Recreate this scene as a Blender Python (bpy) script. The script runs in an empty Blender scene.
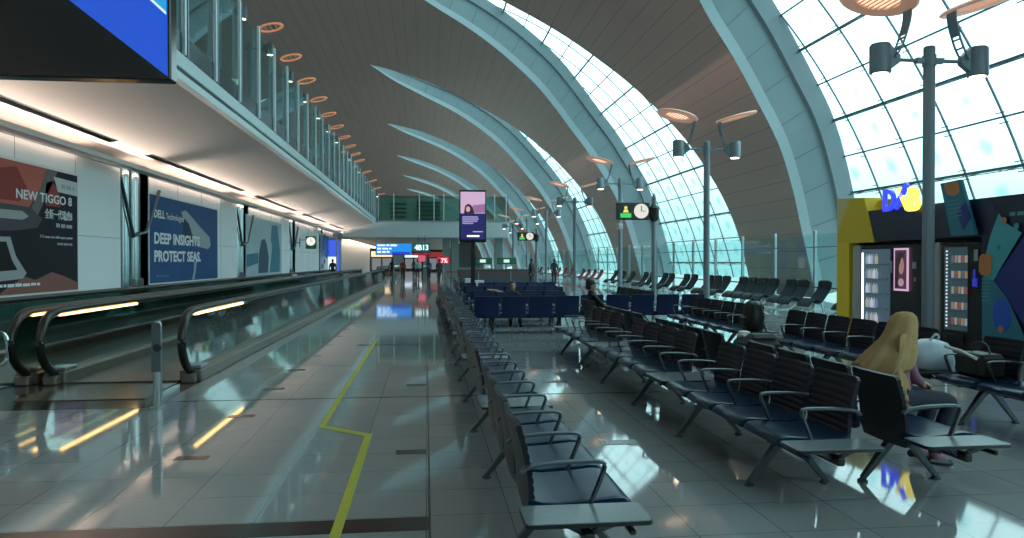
import bpy, math, random
from mathutils import Vector, Matrix, Euler
from math import sin, cos, pi, radians as rad, sqrt
random.seed(7)
SC = bpy.context.scene
C = SC.collection

# ------------------------------------------------------------------ materials
MATS = {}
def mat(name, col, rough=.5, metal=0., spec=.5, emit=None, es=1., alpha=None, trans=0., coat=0.):
    if name in MATS: return MATS[name]
    m = bpy.data.materials.new(name); m.use_nodes = True
    b = m.node_tree.nodes['Principled BSDF']
    b.inputs['Base Color'].default_value = (*col, 1)
    b.inputs['Roughness'].default_value = rough
    b.inputs['Metallic'].default_value = metal
    b.inputs['Specular IOR Level'].default_value = spec
    if coat: b.inputs['Coat Weight'].default_value = coat
    if emit:
        b.inputs['Emission Color'].default_value = (*emit, 1); b.inputs['Emission Strength'].default_value = es
    MATS[name] = m
    return m
def N(m, typ, **kw):
    n = m.node_tree.nodes.new(typ)
    for k, v in kw.items(): setattr(n, k, v)
    return n
def L(m, a, b): m.node_tree.links.new(a, b)
def noisy(m, scale, lo, hi, rough=None, bump=0., coord='Object', stretch=(1,1,1)):
    """vary the base colour between lo and hi with noise"""
    b = m.node_tree.nodes['Principled BSDF']
    tc = N(m, 'ShaderNodeTexCoord'); mp = N(m, 'ShaderNodeMapping'); mp.inputs['Scale'].default_value = stretch
    L(m, tc.outputs[coord], mp.inputs['Vector'])
    nz = N(m, 'ShaderNodeTexNoise'); nz.inputs['Scale'].default_value = scale; nz.inputs['Detail'].default_value = 3
    L(m, mp.outputs[0], nz.inputs['Vector'])
    mx = N(m, 'ShaderNodeMix', data_type='RGBA')
    mx.inputs[6].default_value = (*lo, 1); mx.inputs[7].default_value = (*hi, 1)
    L(m, nz.outputs[0], mx.inputs[0]); L(m, mx.outputs[2], b.inputs['Base Color'])
    if bump:
        bp = N(m, 'ShaderNodeBump'); bp.inputs['Strength'].default_value = bump; bp.inputs['Distance'].default_value = .01
        L(m, nz.outputs[0], bp.inputs['Height']); L(m, bp.outputs[0], b.inputs['Normal'])
    return m
def glassy(name, col, gloss=.12, rough=.02, frost=0., refl=.45):
    """thin sheet of glass: tinted transparency with a fresnel reflection"""
    m = bpy.data.materials.new(name); m.use_nodes = True; nt = m.node_tree
    nt.nodes.remove(nt.nodes['Principled BSDF']); out = nt.nodes['Material Output']
    t = N(m, 'ShaderNodeBsdfTransparent'); t.inputs[0].default_value = (*col, 1)
    g = N(m, 'ShaderNodeBsdfGlossy'); g.inputs['Roughness'].default_value = rough; g.inputs[0].default_value = (.9, .97, .97, 1)
    lw = N(m, 'ShaderNodeFresnel'); lw.inputs[0].default_value = 1.5
    mx = N(m, 'ShaderNodeMixShader')
    ad = N(m, 'ShaderNodeMath', operation='MULTIPLY_ADD'); ad.inputs[1].default_value = refl; ad.inputs[2].default_value = gloss*.3
    L(m, lw.outputs[0], ad.inputs[0]); L(m, ad.outputs[0], mx.inputs[0])
    src = t.outputs[0]
    if frost:
        d = N(m, 'ShaderNodeBsdfTranslucent'); d.inputs[0].default_value = (*col, 1)
        m2 = N(m, 'ShaderNodeMixShader'); m2.inputs[0].default_value = frost
        L(m, t.outputs[0], m2.inputs[1]); L(m, d.outputs[0], m2.inputs[2]); src = m2.outputs[0]
    L(m, src, mx.inputs[1]); L(m, g.outputs[0], mx.inputs[2]); L(m, mx.outputs[0], out.inputs[0])
    MATS[name] = m
    return m

M = {}
M['steel'] = mat('brushed steel', (.42, .45, .47), .32, .9)
M['chrome'] = mat('chrome', (.55, .62, .64), .2, 1.)
M['alu'] = mat('cast aluminium', (.11, .13, .15), .34, .7)
M['legmetal'] = mat('grey leg metal', (.07, .085, .095), .4, .6)
M['post'] = mat('grey post paint', (.22, .27, .31), .45, .2)
M['postlight'] = mat('pale post', (.72, .80, .82), .35, .1)
M['black'] = mat('black plastic', (.012, .012, .014), .4)
M['rubber'] = mat('black rubber', (.012, .011, .011), .35)
M['blackgloss'] = mat('black gloss', (.01, .01, .012), .12)
M['vinyl'] = mat('dark blue vinyl', (.006, .024, .062), .28, 0, .2)
M['mesh'] = mat('charcoal slatted back', (.016, .016, .024), .6, 0, .22)
M['shell'] = mat('back shell', (.03, .035, .042), .45, .2)
M['blue'] = mat('royal blue vinyl', (.009, .024, .09), .5, 0, .3)
M['navy'] = mat('navy vinyl', (.008, .016, .055), .5, 0, .3)
M['teal'] = mat('recliner upholstery', (.010, .020, .026), .5, 0, .2)
M['red'] = mat('red upholstery', (.3, .03, .05), .45)
M['table'] = noisy(mat('grey laminate', (.3, .34, .35), .22), 40, (.17, .20, .215), (.22, .25, .265))
M['white'] = mat('white paint', (.7, .72, .72), .5)
M['panel'] = mat('white wall panel', (.78, .80, .82), .45)
M['plaster'] = mat('white ceiling paint', (.80, .74, .70), .6)
M['fascia'] = mat('pale fascia', (.66, .74, .76), .45)
M['reveal'] = mat('pale blue reveal', (.19, .235, .255), .55)
M['revealside'] = mat('pale reveal trim', (.25, .30, .325), .5)
M['dark'] = mat('dark recess', (.03, .035, .038), .6)
M['slabedge'] = mat('slab edge glass', (.03, .05, .06), .2)
M['copper'] = mat('copper reflector', (.72, .42, .32), .4, .25, emit=(1, .5, .34), es=.2)  # faint emission stands in for the spotlight thrown up onto the ring
M['grille'] = mat('lit grille', (.9, .8, .6), .4, emit=(1, .86, .62), es=1.6)  # emission in place of the can's upward light on the slats
M['lampwarm'] = mat('warm lamp', (.9, .8, .6), .4, emit=(1, .8, .5), es=9)
M['striplight'] = mat('handrail light strip', (.9, .7, .4), .4, emit=(1, .58, .2), es=5.0)
M['cove'] = mat('cove lamp', (.9, .8, .7), .4, emit=(1, .80, .66), es=9)
M['metaldeck'] = mat('walkway deck', (.09, .075, .06), .2, .3)
M['cladding'] = noisy(mat('brown metal cladding', (.2, .17, .15), .33, .5), 3, (.17, .145, .125), (.24, .2, .175))
M['mullion'] = mat('mullion', (.10, .15, .17), .4, .3)
M['brown'] = mat('dark brown stone', (.035, .018, .014), .15)
M['inlay'] = mat('dark inlay', (.035, .035, .035), .2)
M['yellow'] = noisy(mat('yellow tape', (.55, .5, .03), .4), 8, (.45, .42, .03), (.62, .56, .04))
glassy('balustrade glass', (.80, .93, .92), .01, refl=.05)
glassy('walkway glass', (.30, .46, .42), .05)
glassy('deck glass', (.72, .88, .90), .10)
glassy('bridge glass', (.62, .76, .72), .06)
glassy('clear pane', (.9, .95, .95), .03)
glassy('plastic bag', (.75, .8, .85), .1, .3, .75)
for k in ('balustrade glass', 'walkway glass', 'deck glass', 'bridge glass', 'clear pane', 'plastic bag'): M[k] = MATS[k]

def em(name, col, s=1., base=None):
    return mat(name, base or (.02, .02, .02), .3, emit=col, es=s)

# ------------------------------------------------------------------ mesh building
class MB:
    def __init__(s): s.v = []; s.f = []; s.m = []; s.mi = 0; s.uv = None
    def add(s, vs, fs, T=None):
        o = len(s.v)
        s.v += [tuple(T @ Vector(v)) if T else tuple(v) for v in vs]
        s.f += [tuple(i + o for i in f) for f in fs]; s.m += [s.mi] * len(fs)
        return s
    def box(s, a, b, T=None, bev=0.):
        x0, y0, z0 = [min(p, q) for p, q in zip(a, b)]; x1, y1, z1 = [max(p, q) for p, q in zip(a, b)]
        if bev <= 0:
            vs = [(x, y, z) for z in (z0, z1) for y in (y0, y1) for x in (x0, x1)]
            return s.add(vs, [(0, 2, 3, 1), (4, 5, 7, 6), (0, 1, 5, 4), (2, 6, 7, 3), (0, 4, 6, 2), (1, 3, 7, 5)], T)
        c = min(bev, (x1-x0)/2.01, (y1-y0)/2.01, (z1-z0)/2.01)   # chamfered
        vs = []; idx = {}
        for sx, x in ((0, x0), (1, x1)):
            for sy, y in ((0, y0), (1, y1)):
                for sz, z in ((0, z0), (1, z1)):
                    ix, iy, iz = x + (c if sx == 0 else -c), y + (c if sy == 0 else -c), z + (c if sz == 0 else -c)
                    for ax, p in (('x', (x, iy, iz)), ('y', (ix, y, iz)), ('z', (ix, iy, z))):
                        idx[(sx, sy, sz, ax)] = len(vs); vs.append(p)
        fs = []
        I = lambda a_, b_, c_, ax: idx[(a_, b_, c_, ax)]
        for k in (0, 1):
            fs.append((I(k,0,0,'x'), I(k,1,0,'x'), I(k,1,1,'x'), I(k,0,1,'x')))
            fs.append((I(0,k,0,'y'), I(1,k,0,'y'), I(1,k,1,'y'), I(0,k,1,'y')))
            fs.append((I(0,0,k,'z'), I(1,0,k,'z'), I(1,1,k,'z'), I(0,1,k,'z')))
        for p in (0, 1):
            for q in (0, 1):
                fs.append((I(0,p,q,'y'), I(1,p,q,'y'), I(1,p,q,'z'), I(0,p,q,'z')))
                fs.append((I(p,0,q,'x'), I(p,1,q,'x'), I(p,1,q,'z'), I(p,0,q,'z')))
                fs.append((I(p,q,0,'x'), I(p,q,1,'x'), I(p,q,1,'y'), I(p,q,0,'y')))
                for r in (0, 1): fs.append((I(p,q,r,'x'), I(p,q,r,'y'), I(p,q,r,'z')))
        return s.add(vs, fs, T)
    def sweep(s, path, prof, closed=False, up=(0, 0, 1), cap=True, scales=None, T=None):
        """sweep a 2-D profile [(side, up)] along a 3-D path"""
        P = [Vector(p) for p in path]; n = len(P); k = len(prof); vs = []; fs = []; U = Vector(up)
        for i, p in enumerate(P):
            a = P[i-1] if i else (P[-1] if closed else P[0]); b = P[(i+1) % n] if (i < n-1 or closed) else P[-1]
            t = (b - a).normalized()
            u = U - t * U.dot(t)
            if u.length < 1e-3: u = Vector((1, 0, 0)) - t * t.x
            u.normalize(); r = t.cross(u)
            sc = scales[i] if scales else 1
            for (q, w) in prof: vs.append(p + r * (q * sc) + u * (w * sc))
        for i in range(n if closed else n - 1):
            j = (i + 1) % n
            for a in range(k):
                b = (a + 1) % k
                fs.append((i*k + a, i*k + b, j*k + b, j*k + a))
        if cap and not closed:
            fs.append(tuple(range(k-1, -1, -1))); fs.append(tuple((n-1)*k + a for a in range(k)))
        return s.add(vs, fs, T)
    def tube(s, path, r, seg=10, closed=False, ry=None, scales=None, T=None):
        ry = ry or r
        return s.sweep(path, [(r*cos(2*pi*a/seg), ry*sin(2*pi*a/seg)) for a in range(seg)], closed, scales=scales, T=T)
    def lathe(s, prof, seg=20, T=None, cap=True):
        vs = []; fs = []; n = len(prof)
        for (r, z) in prof:
            for a in range(seg): vs.append((r*cos(2*pi*a/seg), r*sin(2*pi*a/seg), z))
        for i in range(n-1):
            for a in range(seg):
                b = (a+1) % seg; fs.append((i*seg+a, i*seg+b, (i+1)*seg+b, (i+1)*seg+a))
        if cap:
            fs.append(tuple(range(seg-1, -1, -1))); fs.append(tuple((n-1)*seg + a for a in range(seg)))
        return s.add(vs, fs, T)
    def prism(s, poly, d, T=None):
        """polygon in local (x, y), thick 0..d in z"""
        n = len(poly)
        vs = [(x, y, 0) for x, y in poly] + [(x, y, d) for x, y in poly]
        fs = [tuple(range(n-1, -1, -1)), tuple(range(n, 2*n))] + [(i, (i+1) % n, n+(i+1) % n, n+i) for i in range(n)]
        return s.add(vs, fs, T)
    def loft(s, rings, T=None, cap=True):
        n = len(rings[0]); vs = [p for r in rings for p in r]; fs = []
        for i in range(len(rings)-1):
            for a in range(n):
                b = (a+1) % n; fs.append((i*n+a, i*n+b, (i+1)*n+b, (i+1)*n+a))
        if cap:
            fs.append(tuple(range(n-1, -1, -1))); fs.append(tuple((len(rings)-1)*n + a for a in range(n)))
        return s.add(vs, fs, T)
    def ball(s, c, r, seg=14, rings=9, T=None):
        rx, ry, rz = (r, r, r) if not hasattr(r, '__len__') else r
        R = []
        for i in range(rings+1):
            a = -pi/2 + pi*i/rings; cr = max(cos(a), .02)
            R.append([(c[0]+rx*cr*cos(2*pi*k/seg), c[1]+ry*cr*sin(2*pi*k/seg), c[2]+rz*sin(a)) for k in range(seg)])
        return s.loft(R, T)
    def mesh(s, name, mats, smooth=None):
        me = bpy.data.meshes.new(name); me.from_pydata(s.v, [], s.f); me.update()
        for m_ in (mats if isinstance(mats, (list, tuple)) else [mats]): me.materials.append(m_)
        if isinstance(mats, (list, tuple)) and len(mats) > 1: me.polygons.foreach_set('material_index', s.m)
        if smooth is not None: shade(me, smooth)
        return me
    def obj(s, name, mats, parent=None, smooth=35, loc=None):
        return link(name, s.mesh(name, mats, smooth), parent, loc)
def shade(me, ang):
    me.polygons.foreach_set('use_smooth', [True]*len(me.polygons))
    try: me.set_sharp_from_angle(angle=rad(ang))
    except Exception: pass
def link(name, me, parent=None, loc=None, rz=0):
    o = bpy.data.objects.new(name, me); C.objects.link(o)
    if parent: o.parent = parent
    if loc: o.location = loc
    if rz: o.rotation_euler = (0, 0, rz)
    return o
def tag(o, label=None, cat=None, group=None, kind=None):
    if label: o['label'] = label
    if cat: o['category'] = cat
    if group: o['group'] = group
    if kind: o['kind'] = kind
    return o
def thing(name, label, cat, loc=(0, 0, 0), rz=0, group=None):
    o = bpy.data.objects.new(name, None); C.objects.link(o); o.empty_display_size = .2
    o.location = loc; o.rotation_euler = (0, 0, rz)
    return tag(o, label, cat, group)
def struct(o): o['kind'] = 'structure'; return o
def dup(root, loc, label=None, rz=None, group=None):
    r = root.copy(); C.objects.link(r); r.location = loc
    if rz is not None: r.rotation_euler = (0, 0, rz)
    if label: r['label'] = label
    if group: r['group'] = group
    for ch in list(root.children):
        c = ch.copy(); C.objects.link(c); c.parent = r
        for g in ch.children:
            d = g.copy(); C.objects.link(d); d.parent = c
    return r
def F_left(X, Y, z):      # frame on the left wall: a -> +Y, b -> up, normal +X
    return Matrix(((0, 0, 1, X), (1, 0, 0, Y), (0, 1, 0, z), (0, 0, 0, 1)))
def F_front(X, Y, z):     # faces the camera side (-Y)
    return Matrix(((1, 0, 0, X), (0, 0, -1, Y), (0, 1, 0, z), (0, 0, 0, 1)))
def F_right(X, Y, z):     # faces -X : a -> -Y
    return Matrix(((0, 0, -1, X), (-1, 0, 0, Y), (0, 1, 0, z), (0, 0, 0, 1)))
def text(name, body, m, parent, T, w, h, d=.004, align='L', bold=0.):
    """lettering scaled to w x h metres, lower left (or centre) at the frame's origin"""
    cu = bpy.data.curves.new('lettering', 'FONT'); cu.body = body; cu.size = 1; cu.extrude = .01; cu.offset = bold; cu.resolution_u = 3
    t = bpy.data.objects.new('lettering', cu); C.objects.link(t)
    dg = bpy.context.evaluated_depsgraph_get(); dg.update()
    me = bpy.data.meshes.new_from_object(t.evaluated_get(dg)); bpy.data.objects.remove(t); bpy.data.curves.remove(cu)
    if len(me.vertices) == 0: return None
    xs = [v.co.x for v in me.vertices]; ys = [v.co.y for v in me.vertices]
    x0, x1, y0, y1 = min(xs), max(xs), min(ys), max(ys)
    sx = w / max(x1-x0, 1e-4); sy = h / max(y1-y0, 1e-4)
    if w is None: sx = sy
    for v in me.vertices:
        p = Vector(((v.co.x-x0)*sx - (w/2 if align == 'C' else 0), (v.co.y-y0)*sy, (v.co.z+.01)/.02*d))
        v.co = T @ p
    me.materials.clear(); me.materials.append(m); me.name = name
    return link(name, me, parent)
def fine_print(name, m, parent, T, w, h, d=.003, seed=1):
    """a line of print too small to read in the photograph: word-long dashes"""
    rg = random.Random(seed); mb = MB(); x = 0
    while x < w:
        l = min(rg.uniform(1.2, 4.2)*h, w-x); mb.box((x, h*.12*rg.random(), 0), (x+l, h*(.85+.15*rg.random()), d), T); x += l + h*.6
    return mb.obj(name, m, parent, smooth=None)
def rrect(w, h, r, n=4, x0=0, y0=0):
    pts = []
    for cx_, cy_, a0 in ((w-r, r, -90), (w-r, h-r, 0), (r, h-r, 90), (r, r, 180)):
        for i in range(n+1):
            a = rad(a0 + 90*i/n); pts.append((x0+cx_+r*cos(a), y0+cy_+r*sin(a)))
    return pts
def smoothpath(pts, n=6):
    """catmull-rom through points"""
    P = [Vector(p) for p in pts]; out = []
    for i in range(len(P)-1):
        p0 = P[max(i-1, 0)]; p1 = P[i]; p2 = P[i+1]; p3 = P[min(i+2, len(P)-1)]
        for k in range(n):
            t = k/n
            out.append(.5*((2*p1) + (p2-p0)*t + (2*p0-5*p1+4*p2-p3)*t*t + (3*p1-p0-3*p2+p3)*t**3))
    out.append(P[-1]); return out

# ------------------------------------------------------------------ camera
H = 1.6; F = 750.
cam = bpy.data.cameras.new('camera'); co = bpy.data.objects.new('camera', cam); C.objects.link(co)
cam.sensor_width = 36; cam.lens = F/1024*36; cam.clip_end = 600
yaw = math.atan((512-426)/F); pitch = math.atan((269-261)/F)
co.location = (0, 0, H); co.rotation_euler = Euler((pi/2 - pitch, 0, -yaw), 'XYZ')
SC.camera = co

# ------------------------------------------------------------------ floor
fm = bpy.data.materials.new('polished granite tiles'); fm.use_nodes = True
b = fm.node_tree.nodes['Principled BSDF']
tc = N(fm, 'ShaderNodeTexCoord'); mp = N(fm, 'ShaderNodeMapping')
L(fm, tc.outputs['Object'], mp.inputs['Vector'])
br = N(fm, 'ShaderNodeTexBrick'); br.offset = 0; br.squash = 1
br.inputs['Scale'].default_value = 1; br.inputs['Brick Width'].default_value = .525; br.inputs['Row Height'].default_value = .525
br.inputs['Mortar Size'].default_value = .0035; br.inputs['Mortar Smooth'].default_value = .3
br.inputs['Color1'].default_value = (.36, .362, .365, 1); br.inputs['Color2'].default_value = (.40, .402, .405, 1)
br.inputs['Mortar'].default_value = (.13, .13, .13, 1)
L(fm, mp.outputs[0], br.inputs['Vector'])
nz = N(fm, 'ShaderNodeTexNoise'); nz.inputs['Scale'].default_value = 180; nz.inputs['Detail'].default_value = 2
L(fm, tc.outputs['Object'], nz.inputs['Vector'])
mx = N(fm, 'ShaderNodeMix', data_type='RGBA', blend_type='MULTIPLY'); mx.inputs[0].default_value = .35
L(fm, br.outputs['Color'], mx.inputs[6]); L(fm, nz.outputs['Color'], mx.inputs[7])
L(fm, mx.outputs[2], b.inputs['Base Color'])
b.inputs['Roughness'].default_value = .07; b.inputs['Specular IOR Level'].default_value = .8
n2 = N(fm, 'ShaderNodeTexNoise'); n2.inputs['Scale'].default_value = 1.3; n2.inputs['Detail'].default_value = 1
L(fm, tc.outputs['Object'], n2.inputs['Vector'])
mr = N(fm, 'ShaderNodeMapRange'); mr.inputs['To Min'].default_value = .025; mr.inputs['To Max'].default_value = .07
L(fm, n2.outputs[0], mr.inputs['Value']); L(fm, mr.outputs[0], b.inputs['Roughness'])
bp = N(fm, 'ShaderNodeBump'); bp.inputs['Strength'].default_value = .02; bp.inputs['Distance'].default_value = .01
L(fm, n2.outputs[0], bp.inputs['Height']); L(fm, bp.outputs[0], b.inputs['Normal'])
fl = MB().box((-27.6, -46, -.3), (16.7, 236, 0)).obj('floor', fm, smooth=None); struct(fl)

def strip(name, a, b_, m, z=.003):
    o = MB().box((a[0], a[1], 0.0003), (b_[0], b_[1], z)).obj(name, m, smooth=None); struct(o); return o
tn = [0]
def trim(mb, m, smooth=None, **kw):
    tn[0] += 1; o = mb.obj('trim_%d' % tn[0], m, smooth=smooth); struct(o); return o
trim(MB().box((-9, 4.47, .0004), (.02, 4.70, .003)), M['brown'])
trim(MB().box((.012, -4, .0004), (.028, 14.4, .002)).box((-3, 8.88, .0004), (12, 8.92, .002)), M['inlay'])
trim(MB().box((-9, 8.55, .0004), (-2.96, 10.5, .003)), mat('threshold stone', (.06, .045, .035), .1))
trim(MB().box((-1.3, 14.4, .0004), (.0, 14.62, .0025)), M['inlay'])
b4 = MB()
for y in (6.32, 9.74): b4.box((-.25, y-.07, .0004), (.0, y+.07, .0025))
for y in (6.45, 9.8, 13.1): b4.box((1.52, y-.08, .0004), (1.86, y+.08, .0025))
trim(b4, M['inlay'])
b5 = MB()
for k in range(12): b5.box((-2.02, 6.33+1.65*k-.06, .0004), (-1.76, 6.33+1.65*k+.06, .0025))
trim(b5, M['brown'])
yl = MB().box((-.56, 3.0, .0004), (-.495, 7.0, .0035)).add([(-.56, 6.93, .0036), (-.495, 7.0, .0036), (-.97, 7.42, .0036), (-1.03, 7.36, .0036)], [(0, 1, 2, 3)]).box((-1.03, 7.36, .0004), (-.975, 15.5, .0035))
tag(yl.obj('floor_tape', M['yellow'], smooth=None), 'yellow tape line on the tiles with a sideways jog', 'floor tape')

# ------------------------------------------------------------------ vault
VX, VZ, VR = -5.25, H - 6.5, 22.35
P0 = 26.
TA = [(12.7, 30.4), (20, 30), (25, 29.4), (30, 28.8), (35, 28.5), (40, 28.0), (45, 27.4), (50, 26.1), (55, 24.5), (60, 23.2), (65, 21.8), (70, 20.4), (75, 18.9), (80, 16.6), (84, 13.9), (88, 9.6)]
TN = [(12.7, 10.8), (20, 10.4), (25, 10.4), (30, 10.7), (35, 11.1), (40, 11.8), (45, 12.4), (50, 13), (55, 13.4), (60, 13.7), (65, 13.8), (70, 13.3), (75, 12.4), (80, 11.4), (84, 10.5), (88, 9.6)]
def interp(T, x):
    if x <= T[0][0]: return T[0][1]
    for i in range(len(T)-1):
        if x <= T[i+1][0]:
            x0, y0 = T[i]; x1, y1 = T[i+1]; t = (x-x0)/(x1-x0)
            m0 = ((T[i+1][1]-T[i-1][1])/(T[i+1][0]-T[i-1][0]) if i > 0 else (y1-y0)/(x1-x0))*(x1-x0)
            m1 = ((T[i+2][1]-T[i][1])/(T[i+2][0]-T[i][0]) if i < len(T)-2 else (y1-y0)/(x1-x0))*(x1-x0)
            return (2*t**3-3*t*t+1)*y0 + (t**3-2*t*t+t)*m0 + (-2*t**3+3*t*t)*y1 + (t**3-t*t)*m1
    return T[-1][1]
def depth(p):
    x = max(0, min(1, (p-12.7)/75.3)); return 2.6*sqrt(max(0., 1-x**4)) + .02
def V(p, r, Y): return (VX + r*cos(rad(p)), Y, VZ + r*sin(rad(p)))
PH = [12.7 + (88-12.7)*i/60 for i in range(61)]
KS = list(range(-1, 9))           # windows: foot opens at 10.8 + 26 (k-1)
vm = bpy.data.materials.new('bronze slatted ceiling'); vm.use_nodes = True
vb = vm.node_tree.nodes['Principled BSDF']; vb.inputs['Roughness'].default_value = .38; vb.inputs['Metallic'].default_value = .25
uvn = N(vm, 'ShaderNodeUVMap'); sep = N(vm, 'ShaderNodeSeparateXYZ'); L(vm, uvn.outputs[0], sep.inputs[0])
def lines(m, sock, period, width):
    a = N(m, 'ShaderNodeMath', operation='DIVIDE'); a.inputs[1].default_value = period; L(m, sock, a.inputs[0])
    f = N(m, 'ShaderNodeMath', operation='FRACT'); L(m, a.outputs[0], f.inputs[0])
    l = N(m, 'ShaderNodeMath', operation='LESS_THAN'); l.inputs[1].default_value = width/period; L(m, f.outputs[0], l.inputs[0])
    return l.outputs[0]
l1 = lines(vm, sep.outputs['Y'], .78, .032)
nn = N(vm, 'ShaderNodeTexNoise'); nn.inputs['Scale'].default_value = 1.; nn.inputs['Detail'].default_value = 3
mpp = N(vm, 'ShaderNodeMapping'); mpp.inputs['Scale'].default_value = (.12, 1.3, 1); L(vm, uvn.outputs[0], mpp.inputs[0]); L(vm, mpp.outputs[0], nn.inputs[0])
c1 = N(vm, 'ShaderNodeMix', data_type='RGBA'); c1.inputs[6].default_value = (.58, .365, .31, 1); c1.inputs[7].default_value = (.70, .455, .395, 1)
L(vm, nn.outputs[0], c1.inputs[0])
c2 = N(vm, 'ShaderNodeMix', data_type='RGBA'); c2.inputs[7].default_value = (.36, .25, .23, 1); L(vm, l1, c2.inputs[0]); L(vm, c1.outputs[2], c2.inputs[6])
L(vm, c2.outputs[2], vb.inputs['Base Color'])
def grid(name, rows, mats, uvf=None):
    """rows of points -> quad mesh with uvs"""
    n = len(rows[0]); vs = [p for r in rows for p in r]; fs = []
    for i in range(len(rows)-1):
        for j in range(n-1): fs.append((i*n+j, i*n+j+1, (i+1)*n+j+1, (i+1)*n+j))
    return vs, fs
allv, allf, alluv = [], [], []
phs = PH + [88 + (168-88)*i/32 for i in range(1, 33)]
lv, lf, luv = [], [], []
for k in KS + [9]:
    k = int(k)
    rows = []; uvs = []
    for p in phs:
        pp = min(p, 88)
        ya = interp(TA, pp) + P0*(k-2); yn = interp(TN, pp) + P0*(k-1)
        if k == KS[0]: ya = -46.
        if k == 9: yn = 236.
        rows.append([V(p, VR, ya + (yn-ya)*j/5) for j in range(6)])
        uvs.append([(ya + (yn-ya)*j/5, rad(p)*VR) for j in range(6)])
    vs, fs = grid('', rows, None); o = len(allv)
    allv += vs; alluv += [u for r in uvs for u in r]
    # unseen window bays added low in the left flank to brighten ceiling and deck
    for i in range(len(phs)-1):
        for j in range(5):
            f = tuple(q+o for q in fs[i*5+j])
            if 126 < phs[i] < 158 and j in (1, 2, 3): lf.append(f)
            else: allf.append(f)
# k==0 strip starts at the back wall
me = bpy.data.meshes.new('ceiling'); me.from_pydata(allv, [], allf); me.materials.append(vm)
ul = me.uv_layers.new(name='UVMap')
for lp in me.loops: ul.data[lp.index].uv = alluv[lp.vertex_index]
shade(me, 40); struct(link('ceiling', me))

# window glazing
gm = bpy.data.materials.new('dotted window glass'); gm.use_nodes = True; nt = gm.node_tree
nt.nodes.remove(nt.nodes['Principled BSDF'])
uvn = N(gm, 'ShaderNodeUVMap'); fr = N(gm, 'ShaderNodeVectorMath', operation='FRACTION'); L(gm, uvn.outputs[0], fr.inputs[0])
su = N(gm, 'ShaderNodeVectorMath', operation='SUBTRACT'); su.inputs[1].default_value = (.5, .5, 0); L(gm, fr.outputs[0], su.inputs[0])
ml = N(gm, 'ShaderNodeVectorMath', operation='MULTIPLY'); ml.inputs[1].default_value = (1.5, 1, 0); L(gm, su.outputs[0], ml.inputs[0])
ln = N(gm, 'ShaderNodeVectorMath', operation='LENGTH'); L(gm, ml.outputs[0], ln.inputs[0])
nz = N(gm, 'ShaderNodeTexNoise'); nz.inputs['Scale'].default_value = 5; nz.inputs['Detail'].default_value = 3; L(gm, uvn.outputs[0], nz.inputs[0])
ad = N(gm, 'ShaderNodeMath', operation='MULTIPLY_ADD'); ad.inputs[1].default_value = .22; L(gm, nz.outputs[0], ad.inputs[0]); L(gm, ln.outputs['Value'], ad.inputs[2])
rp = N(gm, 'ShaderNodeValToRGB'); L(gm, ad.outputs[0], rp.inputs[0])
rp.color_ramp.elements[0].position = .17; rp.color_ramp.elements[0].color = (.36, .74, .76, 1)
rp.color_ramp.elements[1].position = .36; rp.color_ramp.elements[1].color = (.64, .91, .94, 1)
tr = N(gm, 'ShaderNodeBsdfTransparent'); L(gm, rp.outputs[0], tr.inputs[0])
gl = N(gm, 'ShaderNodeBsdfGlossy'); gl.inputs['Roughness'].default_value = .05
mxs = N(gm, 'ShaderNodeMixShader'); mxs.inputs[0].default_value = .06
L(gm, tr.outputs[0], mxs.inputs[1]); L(gm, gl.outputs[0], mxs.inputs[2]); L(gm, mxs.outputs[0], nt.nodes['Material Output'].inputs[0])
DY, DPH = 2.42, 3.62
me = bpy.data.meshes.new('window_left_added'); me.from_pydata(allv, [], lf); me.materials.append(gm)  # glazing of the added left bays, hidden by the mezzanine, for extra daylight
ul = me.uv_layers.new(name='UVMap')
for lp in me.loops: ul.data[lp.index].uv = (alluv[lp.vertex_index][0]/2.42, alluv[lp.vertex_index][1]/1.4)
import bmesh
bm_ = bmesh.new(); bm_.from_mesh(me); bmesh.ops.delete(bm_, geom=[v for v in bm_.verts if not v.link_faces], context='VERTS'); bm_.to_mesh(me); bm_.free()
struct(link('window_left_added', me))
def yA(k, p): return (interp(TA, p) if True else 0) + P0*(k-1)
def yN(k, p): return interp(TN, p) + P0*(k-1)
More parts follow.
